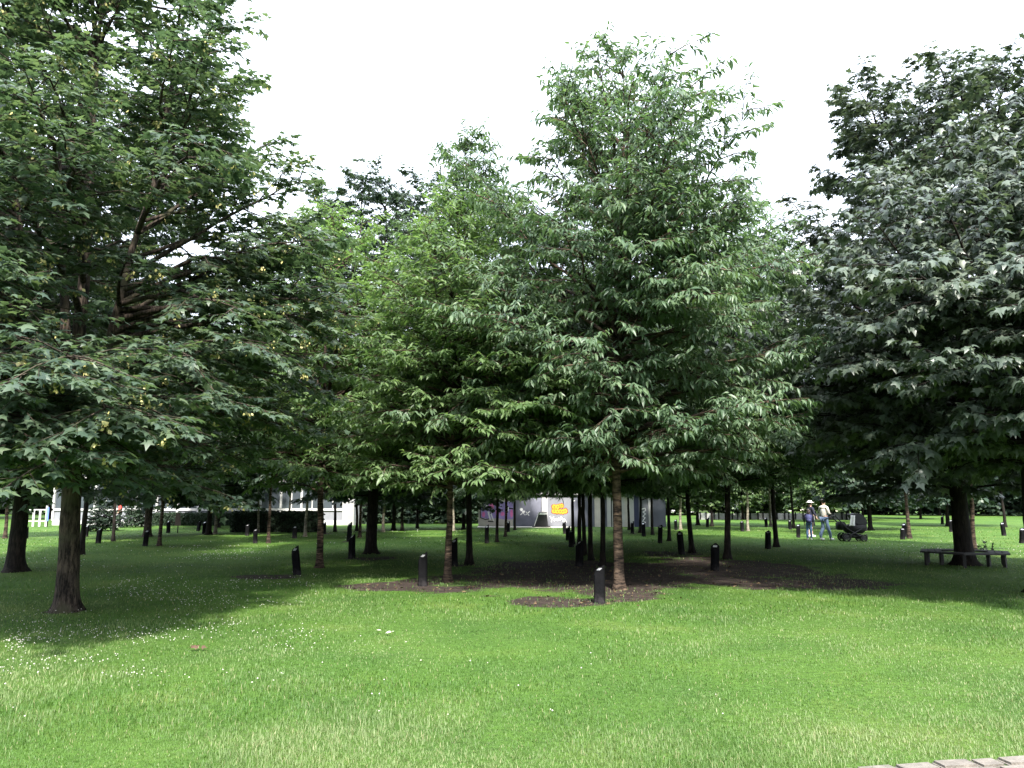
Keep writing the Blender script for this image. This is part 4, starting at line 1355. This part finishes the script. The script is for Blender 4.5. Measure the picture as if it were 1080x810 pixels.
nt.links.new(bp.outputs[0], b.inputs['Normal'])
go = link_mesh('ground', gme, m)
tag(go, 'mown green lawn with bare soil under the trees', kind='structure')

# sett path
M_sett = flat_mat('sett_stone', (0.135, 0.12, 0.102), 0.85, 0.35, 9.0, 0.5)
bm = bmesh.new()
sr = np.random.default_rng(12)
for row in range(9):
    u = -3.0 + sr.uniform(0, .3)
    while u < 7:
        L = sr.uniform(0.15, 0.27)
        w = 0.13
        vv = 0.0 + row * 0.142 + sr.normal(0, .008)
        c = np.array(e0) + ed * (u + L / 2) + en * (vv + w / 2)
        M = Matrix.Translation((c[0], c[1], 0.005 + sr.uniform(0, .01))) @ Matrix.Rotation(math.atan2(ed[1], ed[0]) + sr.normal(0, .02), 4, 'Z') @ Matrix.Rotation(sr.normal(0, .015), 4, 'X')
        add_box(bm, -L / 2 + .009, L / 2 - .009, -w / 2, w / 2, -.06, .006 + sr.uniform(0, .006), .014, M)
        u += L
po = bm_obj('path', bm, M_sett, None)
tag(po, 'pale stone sett path at the lower right corner', kind='structure')

# ------------------------------------------------------------------ grass blades
def grass(nb):
    lr = np.random.default_rng(99)
    dmin, dmax = 3.6, 46.0
    d = 1 / lr.uniform(1 / dmax, 1 / dmin, nb)
    x = lr.uniform(-0.78, 0.78, nb) * d
    y = d
    s = soil_at(x, y)
    keep = (lr.random(nb) > s * 0.97) & (path_dist(x, y) < -0.02 + lr.normal(0, 0.06, nb))
    x, y, d = x[keep], y[keep], d[keep]
    n = len(x)
    lush = vnoise(x, y, 1.3, 5) * 0.6 + vnoise(x, y, 0.35, 6) * 0.4
    dry = vnoise(x + 30, y, 1.8, 8) * 0.55 + vnoise(x, y + 9, 0.5, 9) * 0.45
    h = (0.016 + 0.034 * np.clip(lush * 1.5 - 0.3, 0, 1.1)) * lr.uniform(0.6, 1.45, n) * (1 + np.clip(d - 10, 0, 40) * 0.012)
    w = 0.0032 * np.maximum(1, d / 5.5) * lr.uniform(0.7, 1.3, n)
    az = lr.uniform(0, 2 * np.pi, n)
    ln = lr.uniform(0.2, 1.1, n)
    dx, dy = np.cos(az), np.sin(az)
    sx_, sy_ = -dy * w / 2, dx * w / 2
    b0 = np.stack([x, y, np.full(n, -0.003)], 1)
    side = np.stack([sx_, sy_, np.zeros(n)], 1)
    mid = b0 + np.stack([dx * h * ln * 0.3, dy * h * ln * 0.3, h * 0.6], 1)
    tip = b0 + np.stack([dx * h * ln, dy * h * ln, h * np.clip(1.1 - 0.35 * ln, 0.5, 1)], 1)
    V = np.stack([b0 - side, b0 + side, mid + side * 0.8, mid - side * 0.8, tip], 1).reshape(-1, 3)
    o_ = np.arange(n)[:, None] * 5
    quads = np.array([[0, 1, 2, 3]]) + o_
    tris = np.array([[3, 2, 4]]) + o_
    me = np_mesh('grass', V, [quads, tris])
    ca = np.array([0.04, 0.105, 0.014]); cb_ = np.array([0.084, 0.168, 0.028]); cd = np.array([0.2, 0.25, 0.11]); cs = np.array([0.27, 0.27, 0.14])
    t = np.clip((lr.random(n) * 0.5 + lush * 0.8 - 0.35 + 0.5 * vnoise(x + 5, y + 50, 0.75, 61)), 0, 1)[:, None]
    c = cb_ * (1 - t) + ca * t
    dd = np.clip((dry - 0.36) * 2.4 + 0.22 * np.clip((9.5 - d) / 5, 0, 1) * vnoise(x - 9, y, 2.4, 31) + lr.normal(0, .25, n), 0, 1)[:, None]
    c = c * (1 - dd * .78) + cd * dd * .78
    st = (lr.random(n) < 0.05 + 0.12 * np.clip(dry - .5, 0, 1))[:, None]
    c = np.where(st, cs, c)
    col = np.ones((n, 5, 4), np.float32)
    col[:, :, :3] = c[:, None, :]
    a = me.color_attributes.new('blade', 'FLOAT_COLOR', 'POINT')
    a.data.foreach_set('color', col.ravel())
    return me


m, nt, b, out = new_mat('grass_blade')
attr = N(nt, 'ShaderNodeAttribute', attribute_name='blade')
nt.links.new(attr.outputs['Color'], b.inputs['Base Color'])
b.inputs['Roughness'].default_value = 0.5
b.inputs['Specular IOR Level'].default_value = 0.35
tr = N(nt, 'ShaderNodeBsdfTranslucent')
nt.links.new(mixc(nt, 1.0, attr.outputs['Color'], (1.2, 1.3, .6), 'MULTIPLY'), tr.inputs['Color'])
mx = N(nt, 'ShaderNodeMixShader'); mx.inputs[0].default_value = 0.35
nt.links.new(b.outputs[0], mx.inputs[1]); nt.links.new(tr.outputs[0], mx.inputs[2])
nt.links.new(mx.outputs[0], out.inputs[0])
gr = link_mesh('grass', grass(330000), m)
tag(gr, 'short green grass blades of the lawn, paler in dry patches', kind='stuff')

# clover flowers
def clover(n):
    lr = np.random.default_rng(17)
    P = []
    for (x0, x1, y0, y1, k) in [(0, 170, 665, 720, 900), (-60, 260, 620, 700, 900), (100, 330, 605, 640, 700), (170, 290, 576, 592, 420), (0, 250, 570, 600, 260), (230, 330, 660, 690, 130),
                                (330, 520, 560, 575, 160), (180, 420, 640, 740, 120), (60, 130, 770, 790, 12), (930, 1080, 575, 592, 200), (900, 1000, 570, 585, 80), (300, 760, 650, 760, 60), (0, 90, 740, 800, 30)]:
        pxs, pys = lr.uniform(x0, x1, k), lr.uniform(y0, y1, k)
        for a, c in zip(pxs, pys):
            gxx, gyy = ground(a, c)
            P.append((gxx + lr.normal(0, .12), gyy + lr.normal(0, .12)))
    P = np.array(P)
    cl_ = vnoise(P[:, 0], P[:, 1], 0.8, 20)
    P = P[cl_ + lr.normal(0, .12, len(P)) > 0.5]
    bm = bmesh.new()
    bmesh.ops.create_icosphere(bm, subdivisions=1, radius=1.0)
    bv = np.array([v.co[:] for v in bm.verts]); bf = np.array([[v.index for v in f.verts] for f in bm.faces])
    bm.free()
    n = len(P)
    d = P[:, 1]
    r = 0.0062 * np.maximum(1, d / 11) * lr.uniform(.5, 1.35, n)
    z = lr.uniform(.018, .055, n)
    c = np.stack([P[:, 0], P[:, 1], z], 1)
    V = c[:, None, :] + bv[None] * r[:, None, None] * np.array([1, 1, .85])
    Fc = bf[None] + (np.arange(n) * len(bv))[:, None, None]
    return np_mesh('clover', V.reshape(-1, 3), [Fc.reshape(-1, 3)], True)


cl = link_mesh('clover_flowers', clover(0), flat_mat('clover_white', (.42, .41, .36), .8, .12, 3))
tag(cl, 'tiny white clover flowers scattered in the lawn', kind='stuff')

# dry litter on the bare soil
lr = np.random.default_rng(77)
LX, LY = [], []
while len(LX) < 900:
    qx, qy = lr.uniform(330, 900), lr.uniform(584, 642)
    xx, yy = ground(qx, qy)
    if lr.random() < float(soil_at(np.array([xx]), np.array([yy]))[0]):
        LX.append(xx); LY.append(yy)
n = len(LX)
P = np.stack([np.array(LX), np.array(LY), lr.uniform(.006, .02, n)], 1)
V, T = place_leaves(P, lr.normal(0, 1, (n, 3)) * np.array([1, 1, .25]), lr.normal(0, .35, (n, 3)) + np.array([0, 0, 1]), lr.uniform(.03, .09, n), 'oval', lr)
M_litter = leaf_mat('dry_litter', (0.03, 0.018, 0.012), (0.09, 0.06, 0.035), (0.2, 0.15, 0.08), 0.7, 0.05, None, 0.2)
tag(link_mesh('leaf_litter', np_mesh('leaf_litter', V, [T]), M_litter), 'dry brown leaf litter on the bare soil', kind='stuff')

# fallen leaves
def fallen(px, py, size, mat, label, n, seed):
    lr = np.random.default_rng(seed)
    x, y = ground(px, py)
    P = lr.normal(0, size * .45, (n, 3)); P[:, 2] = np.abs(P[:, 2]) * .3 + .045
    V, T = place_leaves(P, lr.normal(0, 1, (n, 3)) * np.array([1, 1, .3]), lr.normal(0, .5, (n, 3)) + np.array([0, 0, 1]), lr.uniform(.7, 1.2, n) * size, 'maple', lr)
    o = link_mesh('fallen_leaf', np_mesh('fallen_leaf', V, [T]), mat)
    o.location = (x, y, 0)
    tag(o, label, 'leaf')


fallen(209, 687, .075, flat_mat('dead_leaf', (.07, .035, .02), .8), 'curled brown dead leaves lying on the grass near the clover', 5, 1)
fallen(410, 671, .11, flat_mat('pale_leaf', (.62, .58, .48), .8), 'pale dry leaf lying on the grass before the bare soil patch', 2, 2)
fallen(785, 678, .07, flat_mat('pale_leaf_b', (.62, .56, .4), .8), 'small pale yellow leaf on the open grass right of the tall cherry', 1, 3)

# ------------------------------------------------------------------ light
SUN_EL, SUN_AZ = 47.0, 171.0     # azimuth from +Y towards +X: high, behind the camera
w = bpy.data.worlds.new('World')
S.world = w
w.use_nodes = True
nt = w.node_tree
nt.nodes.clear()
wo = nt.nodes.new('ShaderNodeOutputWorld')
bg = nt.nodes.new('ShaderNodeBackground')
sky = nt.nodes.new('ShaderNodeTexSky')
sky.sky_type = 'NISHITA'
sky.sun_disc = False
sky.sun_elevation = R(SUN_EL)
sky.sun_rotation = R(SUN_AZ)
sky.air_density = 1.0
sky.dust_density = 3.0
# thin even cloud cover: the blue sky shows only faintly through white cloud
tc = nt.nodes.new('ShaderNodeTexCoord')
cn = N(nt, 'ShaderNodeTexNoise', Scale=2.5, Detail=5.0)
nt.links.new(tc.outputs['Generated'], cn.inputs['Vector'])
cr = ramp(nt, cn.outputs['Fac'], [(0.3, (7.8, 8.6, 10.0)), (0.7, (9.7, 10.3, 11.5))])
sx = nt.nodes.new('ShaderNodeSeparateXYZ')
nt.links.new(tc.outputs['Generated'], sx.inputs[0])
zr = N(nt, 'ShaderNodeMapRange')
nt.links.new(sx.outputs['Z'], zr.inputs[0])
zr.inputs[1].default_value = 0.0
zr.inputs[2].default_value = 1.0
zr.inputs[3].default_value = 0.55
zr.inputs[4].default_value = 1.75
cloud = mixc(nt, 1.0, cr.outputs[0], zr.outputs[0], 'MULTIPLY')
mixed = mixc(nt, 0.85, sky.outputs[0], cloud)
nt.links.new(mixed, bg.inputs['Color'])
bg.inputs['Strength'].default_value = 0.05
nt.links.new(bg.outputs[0], wo.inputs[0])

sl = bpy.data.lights.new('sun', 'SUN')
sl.energy = 2.6
sl.angle = R(4)
sl.color = (1.0, 0.95, 0.87)
so = bpy.data.objects.new('sun', sl)
COL.objects.link(so)
sd = Vector((math.cos(R(SUN_EL)) * math.sin(R(SUN_AZ)), math.cos(R(SUN_EL)) * math.cos(R(SUN_AZ)), math.sin(R(SUN_EL))))
so.rotation_euler = (-sd).to_track_quat('-Z', 'Y').to_euler()
so.location = sd * 60

# ------------------------------------------------------------------ camera
cd = bpy.data.cameras.new('camera')
co_ = bpy.data.objects.new('camera', cd)
COL.objects.link(co_)
co_.location = (0, 0, EYE)
co_.rotation_euler = (R(90) + PITCH, 0, 0)
cd.sensor_fit = 'HORIZONTAL'
cd.sensor_width = 36
cd.lens = F / 1080 * 36
cd.clip_start = 0.05
cd.clip_end = 3000
S.camera = co_

S.view_settings.view_transform = 'Standard'
S.view_settings.look = 'None'
S.view_settings.exposure = 2.5
S.view_settings.gamma = 1.0
S.view_settings.use_curve_mapping = False
S.cycles.max_bounces = 6
S.cycles.diffuse_bounces = 3
S.cycles.glossy_bounces = 2
S.cycles.transmission_bounces = 4
S.cycles.transparent_max_bounces = 4
S.cycles.caustics_reflective = False
S.cycles.caustics_refractive = False
S.cycles.use_denoising = True
S.render.film_transparent = False
